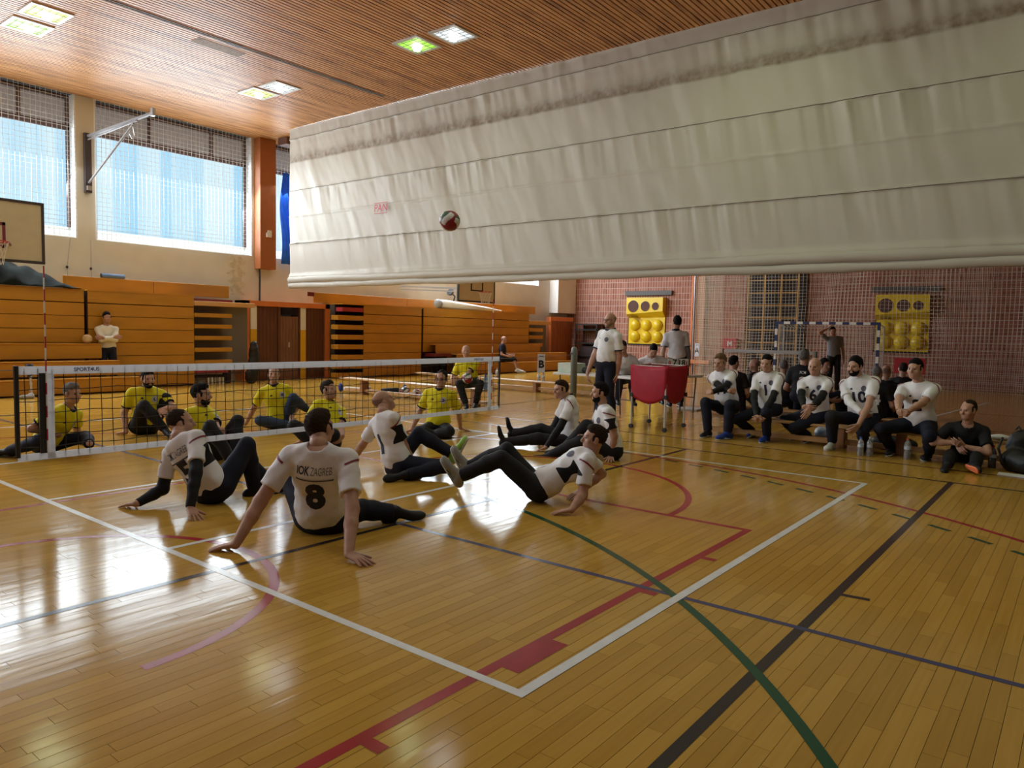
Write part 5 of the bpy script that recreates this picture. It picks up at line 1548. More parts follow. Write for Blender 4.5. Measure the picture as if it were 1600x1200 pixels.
# ---- yellow throwing targets on the brick wall
m_yel = mat('yellow_plastic', (0.78, 0.55, 0.015), 0.35)
m_hole = mat('target_hole', (0.10, 0.045, 0.035), 0.8)
def target(y0, y1, z0, z1, label):
    t = thing('throwing_target', label, 'target', (21.8, (y0 + y1) / 2, z0), 'yellow throwing targets')
    X = WALL_X - 0.005; H_ = z1 - z0; Wd = y0 - y1
    MB().box(X - 0.05, X, y1, y0, z0, z1).build('back_panel', m_yel, t)
    MB().box(X - 0.065, X, y1 - 0.06, y0 + 0.06, z0 - 0.06, z1 + 0.02).build('dark_frame', m_black, t) if False else None
    MB().box(X - 0.03, X, y0, y0 + 0.05, z0 - 0.05, z1).box(X - 0.03, X, y1, y0 + 0.05, z0 - 0.05, z0).build('dark_frame', m_black, t)
    zs_ = z0 + H_ * 0.64
    MB().add([(X - 0.30, y0, zs_), (X - 0.30, y1, zs_ + 0.12), (X - 0.05, y1, zs_ - 0.12), (X - 0.05, y0, zs_ - 0.16),
              (X - 0.30, y0, z1), (X - 0.30, y1, z1), (X - 0.05, y1, z1), (X - 0.05, y0, z1)],
             [[0, 3, 2, 1], [4, 5, 6, 7], [0, 1, 5, 4], [1, 2, 6, 5], [2, 3, 7, 6], [3, 0, 4, 7]]).build('hood', m_yel, t)
    for (fr, rr_) in ((0.20, 0.15), (0.54, 0.125), (0.82, 0.095)):
        yc = y0 - Wd * fr * 0.98; r_ = rr_ * Wd
        AX_ = ((0, 1, 0), (0, 0, 1), (-1, 0, 0))
        MB().lathe([(r_ * 1.08, -0.01), (r_ * 1.08, 0.006), (r_, 0.010), (r_, 0.004)], (X - 0.30, yc, z1 - 0.36), 24, AX_).build('hole_rim', m_yel, t)
        MB().lathe([(r_, 0.0), (r_, 0.008)], (X - 0.30, yc, z1 - 0.36), 24, AX_).build('hole', m_hole, t)
    MB().lathe([(0.16, 0), (0.16, 0.012)], (X - 0.14, y0 - 0.32, zs_ - 0.10), 18, ((0, 1, 0), (1, 0, 0), (0, 0, -1))).build('hole', m_hole, t)
    for i in range(3):
        for j in range(2):
            yc = y0 - Wd * (0.19 + 0.31 * i); zc = z0 + 0.30 + 0.47 * j
            MB().lathe([(0.235 * math.cos(a), 0.16 * math.sin(a)) for a in [k * math.pi / 2 / 8 for k in range(8)]] + [(0.01, 0.16)], (X - 0.05, yc, zc), 20, ((0, 1, 0), (0, 0, 1), (-1, 0, 0))).build('dome', m_yel, t, smooth=True)
    MB().box(X - 0.12, X, y1 - 0.28, y0 + 0.18, z1 + 0.10, z1 + 0.28).build('top_bar', mat('grey_bar', (0.10, 0.09, 0.09), 0.6), t)
target(8.44, 6.78, 1.12, 3.02, 'yellow throwing target with three holes and domes beside the standing man')
target(-1.09, -2.69, 1.14, 3.02, 'yellow throwing target behind the net right of the goal')
t = thing('hydrant_box', 'small red wall box with a white mark behind the net', 'box', (21.9, 4.0, 0.97))
MB().box(21.82, 21.99, 3.73, 4.24, 0.97, 1.46).build('body', m_red, t)
flat_text('mark', 'M', 0.26, (21.815, 3.97, 1.22), (0, -1, 0), (0, 0, 1), pale_ := mat('mark_white', (0.75, 0.72, 0.72), 0.6), t, bold=0.01)
t = thing('red_panel', 'red advertising panel on thin legs in front of the stop net', 'panel', (19.6, -2.6, 0))
bevel(MB().box(19.58, 19.63, -3.02, -2.16, 0.50, 0.98).build('panel', m_red, t), 0.01)
for y in (-2.3, -2.85):
    MB().tube([(19.6, y, 0), (19.6, y, 0.52)], 0.015, 6).build('leg', m_pale_steel, t)
# ---- the other court's net
t = thing('volleyball_net', 'distant net with white top tape on the court beyond the curtain', 'net', (12, -0.9, 0.35))
MB().box(11.99, 12.01, -1.93, 0.14, 1.135, 1.215).build('top_tape', m_tape, t)
MB().box(11.99, 12.01, -1.93, 0.14, 0.36, 0.41).build('bottom_tape', m_tape, t)
st = MB()
for k in range(21): st.bar((12, -1.92 + k * 0.103, 0.4), (12, -1.92 + k * 0.103, 1.15), 0.006)
for k in range(7): st.bar((12, -1.93, 0.5 + k * 0.1), (12, 0.14, 0.5 + k * 0.1), 0.006)
o = st.build('strands', m_strand, t); o['kind'] = 'stuff'
for y in (0.2, -2.0):
    MB().tube([(12, y, 0), (12, y, 1.22)], 0.03, 8).build('pole', m_post, t)

# ================================================================== SMALL THINGS
def lump(name, ells, m, label, cat, loc, h=0.02, wr=0.006, floor_z=None, parent=None):
    lo = np.min([np.array(c) - max(r) for c, r in ells], 0) - 0.05; hi = np.max([np.array(c) + max(r) for c, r in ells], 0) + 0.05
    F_ = Field(lo, hi, h)
    for c, r in ells: F_.ell(c, r, np.eye(3), 0.05)
    F_.wrinkle(wr, 30, len(name) + int(abs(lo[0] * 10)))
    if floor_z is not None: F_.plane((0, 0, floor_z), (0, 0, -1))
    V, Q = F_.mesh(); o = link_mesh(name, V, Q, m, parent, None if parent else loc, True)
    if parent is None: tag(o, label, cat)
    return o
m_pack = mat('black_nylon', (0.010, 0.010, 0.012), 0.55, bump=0.2, bscale=25)
t = thing('backpack', 'black backpack on the floor at the right edge', 'bag', (5.15, -6.35, 0))
lump('pack_body', [((5.12, -6.30, 0.13), (0.14, 0.16, 0.14)), ((5.12, -6.52, 0.13), (0.14, 0.16, 0.14)), ((5.24, -6.32, 0.30), (0.11, 0.13, 0.16)), ((5.24, -6.50, 0.27), (0.11, 0.13, 0.14)), ((5.26, -6.38, 0.42), (0.07, 0.10, 0.08)),
                   ((4.99, -6.42, 0.12), (0.07, 0.15, 0.11))], m_pack, None, None, None, 0.014, 0.008, 0.002, t)
MB().tube([(5.05, -6.16, 0.40), (4.97, -6.13, 0.28), (5.0, -6.18, 0.10)], 0.016, 6).build('strap', m_pack, t)
MB().tube([(5.2, -6.33, 0.49), (5.22, -6.30, 0.53), (5.26, -6.27, 0.49)], 0.010, 6).build('handle', m_pack, t)
t = tag(MB().box(4.66, 4.86, -6.5, -6.16, 0.001, 0.012).build('paper_pad', mat('paper_white', (0.75, 0.75, 0.74), 0.7), loc=(4.9, -6.3, 0)), 'white paper pad on the floor in front of the backpack', 'paper')
tag(MB().box(8.55, 9.0, -0.72, -0.28, 0.002, 0.03).build('clipboard', mat('board_white', (0.70, 0.70, 0.68), 0.6), loc=(8.8, -0.5, 0)), 'white board lying on the floor right of the red cart', 'board')
m_clear = mat('clear_plastic', (0.80, 0.84, 0.86), 0.12, trans=0.75)
def bottle(x, y, z, h, r, cap, label, body=None, group='drink bottles'):
    t = thing('bottle', label, 'bottle', (x, y, z), group)
    MB().lathe([(r * 0.9, 0), (r, 0.02 * h), (r, 0.30 * h), (r * 0.93, 0.36 * h), (r, 0.42 * h), (r, 0.68 * h), (r * 0.72, 0.80 * h), (r * 0.38, 0.88 * h), (r * 0.36, 0.93 * h)], (x, y, z), 16).build('body', body or m_clear, t, smooth=True)
    MB().lathe([(r * 0.44, 0.91 * h), (r * 0.44, 0.99 * h), (r * 0.40, h)], (x, y, z), 14).build('cap', cap, t)
    MB().lathe([(r * 1.01, 0.46 * h), (r * 1.01, 0.62 * h)], (x, y, z), 16).build('label_band', mat('bottle_label', (0.55, 0.62, 0.72), 0.5), t)
m_capo = mat('cap_orange', (0.55, 0.10, 0.04), 0.4); m_capb = mat('cap_blue', (0.05, 0.15, 0.5), 0.4); m_capw = mat('cap_white', (0.7, 0.7, 0.7), 0.4)
bottle(5.16, -5.14, 0, 0.27, 0.042, m_capo, 'clear bottle with orange cap standing between the shoes of substitute number 2')
bottle(5.02, -4.72, 0, 0.26, 0.038, m_capw, 'clear bottle on the floor left of the shoe of substitute number 2')
bottle(4.98, -4.62, 0, 0.25, 0.038, m_capb, 'clear bottle with blue cap among the bottles by the bench')
bottle(5.50, -6.52, 0.319, 0.30, 0.042, m_capw, 'clear bottle standing on the bench end above the backpack')
bottle(5.20, -6.06, 0, 0.28, 0.042, m_red, 'dark bottle with red cap beside the backpack', mat('smoky_plastic', (0.10, 0.08, 0.09), 0.2))
bottle(5.72, 2.50, 0.362, 0.30, 0.045, m_capb, 'blue labelled bottle on the bench beside the yellow player', mat('blue_plastic', (0.25, 0.38, 0.65), 0.25))
bottle(5.75, 2.40, 0.362, 0.22, 0.04, m_capw, 'short clear bottle at the bench end near the net')
bottle(9.66, 3.93, 0.272, 0.23, 0.04, m_capb, 'clear bottle under the right half of the letter B sign')
bottle(9.66, 4.07, 0.272, 0.23, 0.04, m_capw, 'clear bottle under the left half of the letter B sign')
bottle(9.66, 5.45, 0.272, 0.26, 0.04, m_capw, 'clear bottle alone on the low bench beyond the net')
bottle(8.05, -0.68, 0.745, 0.22, 0.035, m_capb, 'small bottle on the table right of the scoreboard')
lump('plastic_bag', [((5.90, -3.93, 0.12), (0.14, 0.16, 0.13)), ((5.88, -4.08, 0.10), (0.12, 0.10, 0.10))], mat('blue_white_bag', (0.10, 0.20, 0.60), 0.4, col2=(0.7, 0.75, 0.8), scale=9), 'blue and white plastic bag under the bench behind substitute number 6', 'bag', (5.75, -3.95, 0), 0.016, 0.008, 0.002)
lump('sports_bag', [((5.85, -4.9, 0.10), (0.14, 0.24, 0.11)), ((5.85, -4.7, 0.10), (0.12, 0.15, 0.10))], m_pack, 'black sports bag under the bench behind substitute number 10', 'bag', (5.85, -4.85, 0), 0.018, 0.006, 0.002)
lump('towel', [((5.52, -6.10, 0.35), (0.10, 0.13, 0.035))], mat('towel_white', (0.7, 0.7, 0.7), 0.9), 'white crumpled towel on the bench behind the seated man in dark shirt', 'towel', (5.52, -6.1, 0.319), 0.012, 0.006, 0.319)
# items on the left table
t = thing('carton', 'pale carton on the table behind the grey net post', 'box', (6.72, 1.12, 0.745))
bevel(MB().box(6.52, 6.90, 0.92, 1.32, 0.745, 0.93).build('body', mat('carton_pale', (0.60, 0.62, 0.55), 0.7, col2=(0.40, 0.55, 0.45), scale=5), t), 0.008)
MB().box(6.51, 6.91, 1.10, 1.16, 0.93, 0.936).build('tape', m_capw, t)
lump('camera_bag', [((6.70, 0.76, 0.81), (0.09, 0.10, 0.075))], m_pack, 'small black camera bag on the table beside the carton', 'bag', (6.7, 0.92, 0.745), 0.012, 0.004, 0.745)
# black bag hanging at the doorway
lump('rubbish_bag', [((5.60, 10.42, 0.82), (0.13, 0.10, 0.30)), ((5.58, 10.42, 0.45), (0.17, 0.12, 0.30)), ((5.52, 10.42, 0.20), (0.18, 0.12, 0.22))], m_pack, 'tall black bag standing against the orange door frame', 'bag', (5.58, 10.42, 0.05), 0.02, 0.01, 0.002)
# tarpaulin bundle on the bleachers
m_tarp = mat('dark_tarp', (0.009, 0.013, 0.012), 0.75, spec=0.12, var=0.4, scale=6, bump=0.3, bscale=9)
v, f = [], []
nx_, ny_ = 60, 22
for i in range(nx_):
    x = -3.5 + 4.95 * i / (nx_ - 1)
    hgt = 0.62 if x < -0.2 else 0.62 * max(0.0, 1 - (x + 0.2) / 1.65) ** 0.8
    for j in range(ny_):
        s_ = j / (ny_ - 1); y = 10.52 + 0.75 * s_
        prof = math.sin(min(1, s_ * 1.5 + 0.02) * math.pi / 2)
        z = 2.237 + hgt * prof + (0.035 * math.sin(x * 7 + s_ * 5) + 0.03 * math.sin(x * 13 - s_ * 9)) * min(1, hgt * 3)
        if j == 0: z = 2.237
        v.append((x, y, max(z, 2.237)))
for i in range(nx_ - 1):
    for j in range(ny_ - 1):
        a = i * ny_ + j; f.append([a, a + ny_, a + ny_ + 1, a + 1])
o = link_mesh('tarpaulin', v, f, m_tarp, None, loc=(-1, 10.9, 2.237), smooth=True); md = o.modifiers.new('t', 'SOLIDIFY'); md.thickness = 0.01; md.offset = 1
tag(o, 'dark crumpled tarpaulin heaped on the bleachers under the backboard', 'tarpaulin')
t = thing('foam_roll', 'small blue foam roll lying on the left back board', 'roll', (2.42, 11.3, 2.55))
MB().tube([(2.18, 11.3, 2.605), (2.70, 11.3, 2.605)], 0.052, 12).build('roll', mat('blue_foam', (0.12, 0.20, 0.36), 0.8), t, smooth=True)
MB().tube([(2.175, 11.3, 2.605), (2.182, 11.3, 2.605)], 0.054, 12).build('end', m_rod, t)
for (x, x2, lab) in ((1.63, 1.55, 'thin cord hanging down the wall left of the window pier'), (2.07, 2.06, 'thin cord with a small knot hanging below the window pier')):
    t = thing('pull_rope', lab, 'rope', (x, 11.55, 2.5))
    MB().tube([(x, 11.56, 3.42), (x2, 11.55, 2.75), (x2, 11.52, 2.40)], 0.007, 5).build('cord', m_rail, t)
    lump('knot', [((x2, 11.55, 2.76), (0.028, 0.028, 0.035))], m_rod, None, None, None, 0.008, 0, None, t)
t = thing('rolled_banner', 'long tapering white rolled banner on top of the far bleachers', 'banner', (14.3, 10.75, 2.235))
MB().lathe([(0.15, 0.0), (0.16, 0.4), (0.13, 1.4), (0.08, 2.6), (0.02, 3.4)], (12.9, 10.75, 2.40), 16, ((0, 1, 0), (0, 0, 1), (1, 0, -0.037))).build('roll', mat('banner_white', (0.72, 0.70, 0.64), 0.6), t, smooth=True)
MB().lathe([(0.10, -0.16), (0.155, -0.10), (0.155, 0.01)], (12.9, 10.75, 2.40), 16, ((0, 1, 0), (0, 0, 1), (1, 0, 0))).build('end_wrap', mat('grey_wrap', (0.25, 0.26, 0.25), 0.6), t, smooth=True)
t = thing('floodlight', 'small black floodlight clamped to the far back board', 'lamp', (14.0, 11.25, 2.53))
MB().tube([(14.15, 11.25, 2.52), (14.2, 11.22, 2.72), (14.05, 11.2, 2.80)], 0.03, 6).build('bracket', m_rod, t)
MB().lathe([(0.05, 0), (0.13, 0.10), (0.14, 0.16)], (14.05, 11.2, 2.80), 12, ((0, 1, 0), (0.5, 0, 0.86), (-0.86, 0, 0.5))).build('head', m_rod, t)
ball('leather_ball', (1.50, 10.42, 1.145), 0.10, 'beige ball lying on the top pulled-out tier beside the man', 'balls on the bleachers', (0.3, 0.2, 0.1), ('beige', 'tan', 'beige'))
# balls and artificial legs on the floor
ball('volleyball', (6.25, 5.35, 0.105), 0.105, 'green and white volleyball on the floor behind the bald player', 'volleyballs', (0.2, 1.1, 0.4))
ball('volleyball', (5.98, 4.70, 0.105), 0.105, 'red and white volleyball on the floor beside the yellow player with glasses', 'volleyballs', (1.2, 0.1, 0.9), ('white', 'red', 'white'))
m_sock = mat('socket_tan', (0.55, 0.40, 0.33), 0.5)
t = thing('prosthetic_leg', 'prosthetic leg with shoe standing against the left bleacher', 'prosthesis', (0.0, 9.35, 0))
MB().tube([(0.05, 9.38, 0.10), (0.04, 9.40, 0.42)], 0.018, 8).build('pylon', m_pale_steel, t)
MB().lathe([(0.03, 0.0), (0.055, 0.06), (0.07, 0.2), (0.075, 0.25)], (0.03, 9.41, 0.42), 12).build('socket', m_rod, t, smooth=True)
for z in (0.13, 0.27, 0.40): MB().lathe([(0.026, 0), (0.026, 0.03)], (0.045, 9.39, z), 10).build('clamp', m_pale_steel, t)
lump('shoe', [((0.03, 9.36, 0.05), (0.06, 0.07, 0.06)), ((-0.09, 9.30, 0.035), (0.13, 0.06, 0.045))], cloth('shoe_grey'), None, None, None, 0.01, 0, 0.002, t)
t = thing('prosthetic_leg', 'pale prosthetic leg lying on the floor beyond the net', 'prosthesis', (5.95, 6.5, 0))
MB().lathe([(0.05, 0.0), (0.055, 0.10), (0.045, 0.35), (0.06, 0.50), (0.07, 0.62)], (5.78, 6.95, 0.072), 12, ((0, 0, 1), (0.85, 0.53, 0), (0.53, -0.85, 0))).build('shank', mat('shank_white', (0.62, 0.60, 0.60), 0.5), t, smooth=True)
lump('shoe', [((5.74, 7.02, 0.07), (0.05, 0.05, 0.07)), ((5.74, 7.02, 0.13), (0.045, 0.045, 0.08))], cloth('shoe_blue'), None, None, None, 0.01, 0, 0.002, t)
lump('socket', [((6.10, 6.45, 0.08), (0.08, 0.09, 0.075))], m_sock, None, None, None, 0.01, 0, 0.002, t)
t = thing('prosthetic_leg', 'dark blue prosthetic leg lying on the floor behind the bald player', 'prosthesis', (6.3, 6.0, 0))
MB().lathe([(0.04, 0.0), (0.06, 0.15), (0.075, 0.40)], (6.15, 6.05, 0.078), 12, ((0, 0, 1), (0.85, 0.53, 0), (0.53, -0.85, 0))).build('shank', cloth('navy'), t, smooth=True)
lump('shoe', [((6.42, 5.62, 0.08), (0.06, 0.07, 0.075)), ((6.45, 5.58, 0.14), (0.05, 0.05, 0.09))], cloth('shoe_blue'), None, None, None, 0.01, 0, 0.002, t)
lump('crumpled_cloth', [((6.05, 4.98, 0.05), (0.16, 0.12, 0.06)), ((6.3, 4.85, 0.04), (0.12, 0.14, 0.05))], mat('pale_cloth', (0.55, 0.50, 0.50), 0.9, col2=(0.30, 0.20, 0.22), scale=9), 'pale crumpled cloth on the floor between the loose balls', 'cloth', (6.1, 4.95, 0), 0.012, 0.008, 0.002)
tag(ball('volleyball', (5.20, 2.52, 0.60), 0.105, 'green, red and white volleyball held by the seated yellow player', 'volleyballs', (0.5, 0.8, 0.2)), None)

PEOPLE = [
 dict(P=(-2.016, -2.483, 0.115), N=(-2.176, -2.635, 0.655), H=(-2.067, -2.519, 0.79), f=(0.788, 0.616, 0.0), hf=(0.964, 0.258, 0.07), s=1.1, WR=(-2.335, -3.183, 0.045), WL=(-2.711, -2.455, 0.045), AR=(-1.476, -2.684, 0.085), AL=(-1.728, -1.877, 0.065), DR=(0.106, -0.982, -0.157), TR=(0.891, -0.452, 0.04), KR=(0.534, 0.291, 0.15), UR=(0.3, -0.3, 0.6), DL=(-0.552, 0.814, -0.182), TL=(0.788, 0.616, 0.0), KL=(0.209, 0.544, 0.25), lsR=0.56, fat=1.12, bulk=1.05, shw=1.06, hands={'R': 'flat', 'L': 'flat'}, hair=('short', 'brown'), shirt='white', pants='navy', print={'back': '8', 'club': 1, 'stripe': 1}, lod=0, shoe={'*': ('shoe_black', None)}, label='player in white shirt number 8 seated on the floor with back to the camera'),
 dict(P=(-2.081, -1.069, 0.115), N=(-2.302, -0.886, 0.543), H=(-2.212, -0.78, 0.673), f=(0.966, 0.259, 0.0), hf=(0.861, -0.497, 0.105), s=1.0, WR=(-2.459, -1.383, 0.065), WL=(-2.628, -0.837, 0.045), AR=(-1.7, -1.074, 0.059), AL=(-1.498, -1.088, 0.042), DR=(-0.151, -0.943, -0.298), TR=(0.94, -0.342, 0.0), KR=(0.399, 0.055, 1.0), DL=(-0.287, 0.945, -0.155), TL=(0.985, -0.174, 0.0), KL=(0.264, 0.174, 0.8), undersleeve='RL', side='black', hands={'R': 'flat', 'L': 'flat'}, hair=('buzz', 'brown'), shirt='white', pants='navy', print={'back': '5', 'club': 1, 'stripe': 1}, lod=0, shoe={'*': ('shoe_black', 'sole')}, label='player in white shirt number 5 with black sleeves leaning on both hands'),
 dict(P=(-0.14, -1.302, 0.115), N=(-0.233, -1.138, 0.628), H=(-0.127, -1.046, 0.756), f=(0.978, -0.208, 0.0), hf=(0.723, -0.506, 0.469), s=1.0, WR=(0.021, -1.383, 0.05), WL=(-0.177, -0.568, 0.045), AR=(-0.298, -1.574, 0.06), AL=(0.282, -1.663, 0.218), DR=(-0.033, -0.85, -0.526), TR=(-0.985, 0.174, 0.0), KR=(0.375, -0.642, 0.0), DL=(-0.07, 0.951, -0.3), TL=(0.302, -0.302, 0.905), KL=(0.391, -0.083, 1.0), fat=1.1, side='black', hands={'R': 'fist', 'L': 'flat'}, hair=('bald', 'shaved'), shirt='white', pants='navy', print={'back': '1', 'stripe': 1}, lod=0, shoe={'R': ('shoe_black', None), 'L': ('shoe_green', 'sole')}, hu=(-0.5, 0.3, 0.8), label='bald player in white shirt number 1 looking up at the ball'),
 dict(P=(-0.08, -3.08, 0.13), N=(0.209, -3.451, 0.428), H=(0.234, -3.451, 0.577), f=(-0.62, 0.785, 0.9), hf=(-0.7, 0.7, 0.139), s=1.0, WR=(0.309, -3.289, 0.071), WL=(-0.307, -3.587, 0.045), AR=(-0.287, -2.398, 0.253), AL=(-0.519, -2.513, 0.212), DR=(-0.91, 0.264, -0.319), TR=(-0.253, 0.324, 0.912), ER=(0.245, -0.104, -0.206), KR=(-0.186, 0.235, 1.0), UR=(0.5, -0.866, 0.0), DL=(-0.461, 0.87, -0.177), TL=(-0.356, 0.356, 0.864), EL=(0.096, 0.008, -0.29), KL=(-0.186, 0.235, 1.0), UL=(0.5, -0.866, 0.0), side='black', hands={'R': 'flat', 'L': 'flat'}, hair=('short', 'brown'), shirt='white', pants='black', print={'back': ' ', 'club': 1, 'stripe': 1, 'crest': 1}, lod=0, shoe={'*': ('shoe_grey', 'sole')}, hu=(0.3, -0.3, 0.9), label='player in white shirt falling back on his elbows with both feet lifted'),
 dict(P=(2.653, -1.613, 0.115), N=(2.665, -1.542, 0.674), H=(2.519, -1.505, 0.78), f=(-0.743, 0.669, 0.0), hf=(-0.94, 0.342, 0.0), s=0.97, WR=(2.598, -1.227, 0.095), WL=(2.183, -1.533, 0.06), AR=(2.368, -0.842, 0.151), AL=(2.1, -0.916, 0.065), DR=(-0.184, 0.861, -0.475), TR=(-0.099, 0.099, 0.99), KR=(-0.223, 0.201, 1.0), UR=(0.643, -0.766, 0.0), DL=(-0.28, 0.867, -0.411), TL=(-0.099, 0.099, 0.99), KL=(-0.223, 0.201, 1.0), UL=(0.643, -0.766, 0.0), undersleeve='RL', kneepad='L', hands={'R': 'relaxed', 'L': 'flat'}, hair=('short', 'brown'), shirt='white', pants='black', print={'stripe': 1}, lod=0, shoe={'*': ('shoe_black', None)}, collar='black', label='smiling player in white shirt with black sleeves and black pointed feet'),
 dict(P=(2.357, -2.403, 0.115), N=(2.343, -2.279, 0.629), H=(2.274, -2.251, 0.804), f=(-0.743, 0.669, 0.0), hf=(-0.766, 0.642, 0.035), s=1.0, WR=(2.281, -2.039, 0.235), WL=(2.242, -2.461, 0.045), AR=(2.233, -1.766, 0.057), AL=(1.967, -1.758, 0.007), DR=(-0.928, 0.355, -0.116), TR=(-0.743, 0.669, 0.0), ER=(0.409, 0.305, -0.5), KR=(0.052, 0.357, 1.0), DL=(-0.9, -0.426, -0.092), TL=(-0.743, 0.669, 0.0), EL=(0.104, -0.632, 0.0), KL=(-0.216, 0.06, 1.0), side='black', kneepad='R', hands={'R': 'fist', 'L': 'flat'}, hair=('short', 'black'), beard='thin', shirt='white', pants='black', print={'stripe': 1, 'crest': 1}, lod=0, shoe={'*': ('shoe_black', 'sole')}, collar='navy', label='bearded player in white shirt with red sleeve stripe seated behind the fallen player'),
 dict(P=(-2.105, 2.544, 0.115), N=(-1.934, 2.356, 0.528), H=(-1.91, 2.284, 0.696), f=(0.469, -0.883, 0.0), hf=(0.309, -0.95, -0.035), s=0.97, WR=(-2.063, 2.424, 0.241), WL=(-1.626, 2.834, 0.045), AR=(-2.501, 2.467, 0.07), AL=(-1.896, 1.879, 0.158), DR=(-0.118, -0.936, -0.333), TR=(-0.866, 0.5, 0.0), ER=(-0.847, -0.111, 0.2), KR=(-0.389, -0.547, 0.1), DL=(0.636, 0.704, -0.317), TL=(0.0, -1.0, 0.0), KL=(0.676, -0.207, 0.25), hands={'R': 'relaxed', 'L': 'flat'}, hair=('short', 'grey'), pants='navy', shoe={'R': ('shoe_black', 'sole'), 'L': None}, shirt='yellow', cuff='navy', collar='navy', lod=1, print={'crest': 1}, label='grey-haired player in yellow shirt behind the left end of the net'),
 dict(P=(-0.633, 3.262, 0.115), N=(-0.587, 3.286, 0.626), H=(-0.628, 3.16, 0.768), f=(-0.259, -0.966, 0.0), hf=(-0.087, -0.996, -0.035), s=1.02, WR=(-0.865, 3.297, 0.045), WL=(-0.613, 2.86, 0.362), AR=(-0.582, 2.789, 0.097), AL=(-0.405, 2.894, 0.141), DR=(-0.092, 0.984, -0.154), TR=(-0.259, -0.966, 0.0), KR=(-0.033, -0.509, 0.45), DL=(0.071, -0.986, -0.153), TL=(-0.259, -0.966, 0.0), EL=(0.676, -0.181, -0.3), KL=(0.335, -0.297, 0.8), hands={'R': 'flat', 'L': 'relaxed'}, hair=('short', 'black'), beard='full', pants='black', shirt='yellow', cuff='navy', collar='navy', lod=1, print={'crest': 1}, label='dark-bearded player in yellow shirt leaning on one hand by the far left'),
 dict(P=(-1.068, 0.793, 0.115), N=(-1.054, 1.028, 0.556), H=(-1.07, 0.955, 0.731), f=(0.259, -0.966, 0.0), hf=(0.669, -0.743, 0.035), s=1.0, WR=(-1.326, 0.892, 0.045), WL=(-1.137, 0.504, 0.353), AR=(-1.132, 0.258, 0.085), AL=(-0.958, 0.487, 0.08), DR=(-0.036, 0.946, -0.322), TR=(0.259, -0.966, 0.0), KR=(-0.212, -0.367, 0.8), DL=(-0.187, -0.891, 0.414), TL=(0.259, -0.966, 0.0), KL=(0.367, -0.212, 0.8), hands={'R': 'flat', 'L': 'fist'}, hair=('short', 'black'), beard='thin', pants='black', shirt='yellow', cuff='navy', collar='navy', lod=1, print={'crest': 1}, label='dark-haired player in yellow shirt seen in profile behind player number 5'),
 dict(P=(1.038, 2.557, 0.115), N=(0.992, 2.636, 0.633), H=(0.954, 2.578, 0.81), f=(-0.469, -0.883, 0.0), hf=(-0.615, -0.787, 0.052), s=1.0, WR=(0.768, 3.03, 0.045), WL=(1.087, 2.339, 0.18), AR=(0.976, 2.227, 0.086), AL=(1.422, 2.41, 0.265), DR=(-0.307, 0.934, -0.185), TR=(-0.469, -0.883, 0.0), KR=(-0.635, -0.342, 0.15), DL=(-0.14, -0.909, -0.393), TL=(-0.469, -0.883, 0.0), EL=(0.718, 0.071, 0.0), KL=(0.395, -0.323, 0.5), hands={'R': 'flat', 'L': 'relaxed'}, hair=('receding', 'grey'), pants='jeans', shirt='yellow', cuff='navy', collar='navy', lod=1, print={'crest': 1}, label='older player in yellow shirt and blue trousers leaning back on one arm'),
 dict(P=(0.4, 0.578, 0.115), N=(0.564, 0.788, 0.538), H=(0.532, 0.736, 0.718), f=(-0.087, -0.996, 0.0), hf=(0.202, -0.949, 0.242), s=1.0, WR=(0.309, 1.02, 0.045), WL=(0.386, 0.279, 0.184), AR=(0.115, 0.365, 0.06), AL=(0.111, 0.613, 0.055), DR=(-0.03, 0.919, -0.394), TR=(0.766, -0.643, 0.0), KR=(-0.773, -0.233, 0.15), DL=(-0.846, -0.339, -0.412), TL=(-0.766, -0.643, 0.0), KL=(0.721, -0.364, 0.15), hands={'R': 'flat', 'L': 'relaxed'}, hair=('short', 'brown'), pants='black', shirt='yellow', cuff='navy', collar='navy', lod=1, print={'crest': 1}, label='cross-legged player in yellow shirt looking up behind player number 8'),
 dict(P=(2.294, 0.488, 0.115), N=(2.345, 0.5, 0.653), H=(2.285, 0.42, 0.819), f=(-0.866, -0.5, 0.0), hf=(-0.906, -0.422, -0.035), s=1.02, WR=(2.118, 0.853, 0.045), WL=(2.808, 0.516, 0.045), AR=(2.16, 0.157, -0.016), AL=(1.936, 0.443, -0.006), DR=(-0.049, 0.964, -0.26), TR=(0.5, -0.866, 0.0), KR=(-0.678, 0.475, 0.2), DL=(0.856, -0.446, -0.26), TL=(-0.766, 0.643, 0.0), KL=(0.072, -0.825, 0.2), hands={'R': 'flat', 'L': 'flat'}, hair=('receding', 'black'), glasses=1, pants='black', kneepad='R', shirt='yellow', cuff='navy', collar='navy', lod=1, print={'crest': 1}, label='player in yellow shirt with glasses sitting cross-legged near the right end of the net'),
 dict(P=(5.5, 2.742, 0.513), N=(5.483, 2.787, 0.918), H=(5.468, 2.812, 1.108), f=(-0.766, -0.643, 0.0), hf=(-0.707, -0.707, 0.0), s=1.0, WR=(5.106, 2.842, 0.548), WL=(5.125, 2.657, 0.558), AR=(5.144, 2.497, 0.096), AL=(5.335, 2.418, 0.102), DR=(-0.589, -0.786, 0.188), TR=(-0.766, -0.643, 0.0), KR=(-0.512, -0.168, 0.3), DL=(-0.973, 0.093, -0.212), TL=(-0.766, -0.643, 0.0), KL=(-0.254, -0.475, 0.3), hands={'R': 'relaxed', 'L': 'relaxed'}, hair=('bald', 'shaved'), pants='black', shirt='yellow', cuff='navy', collar='navy', lod=2, label='bald player in yellow shirt sitting on the low bench with a ball'),
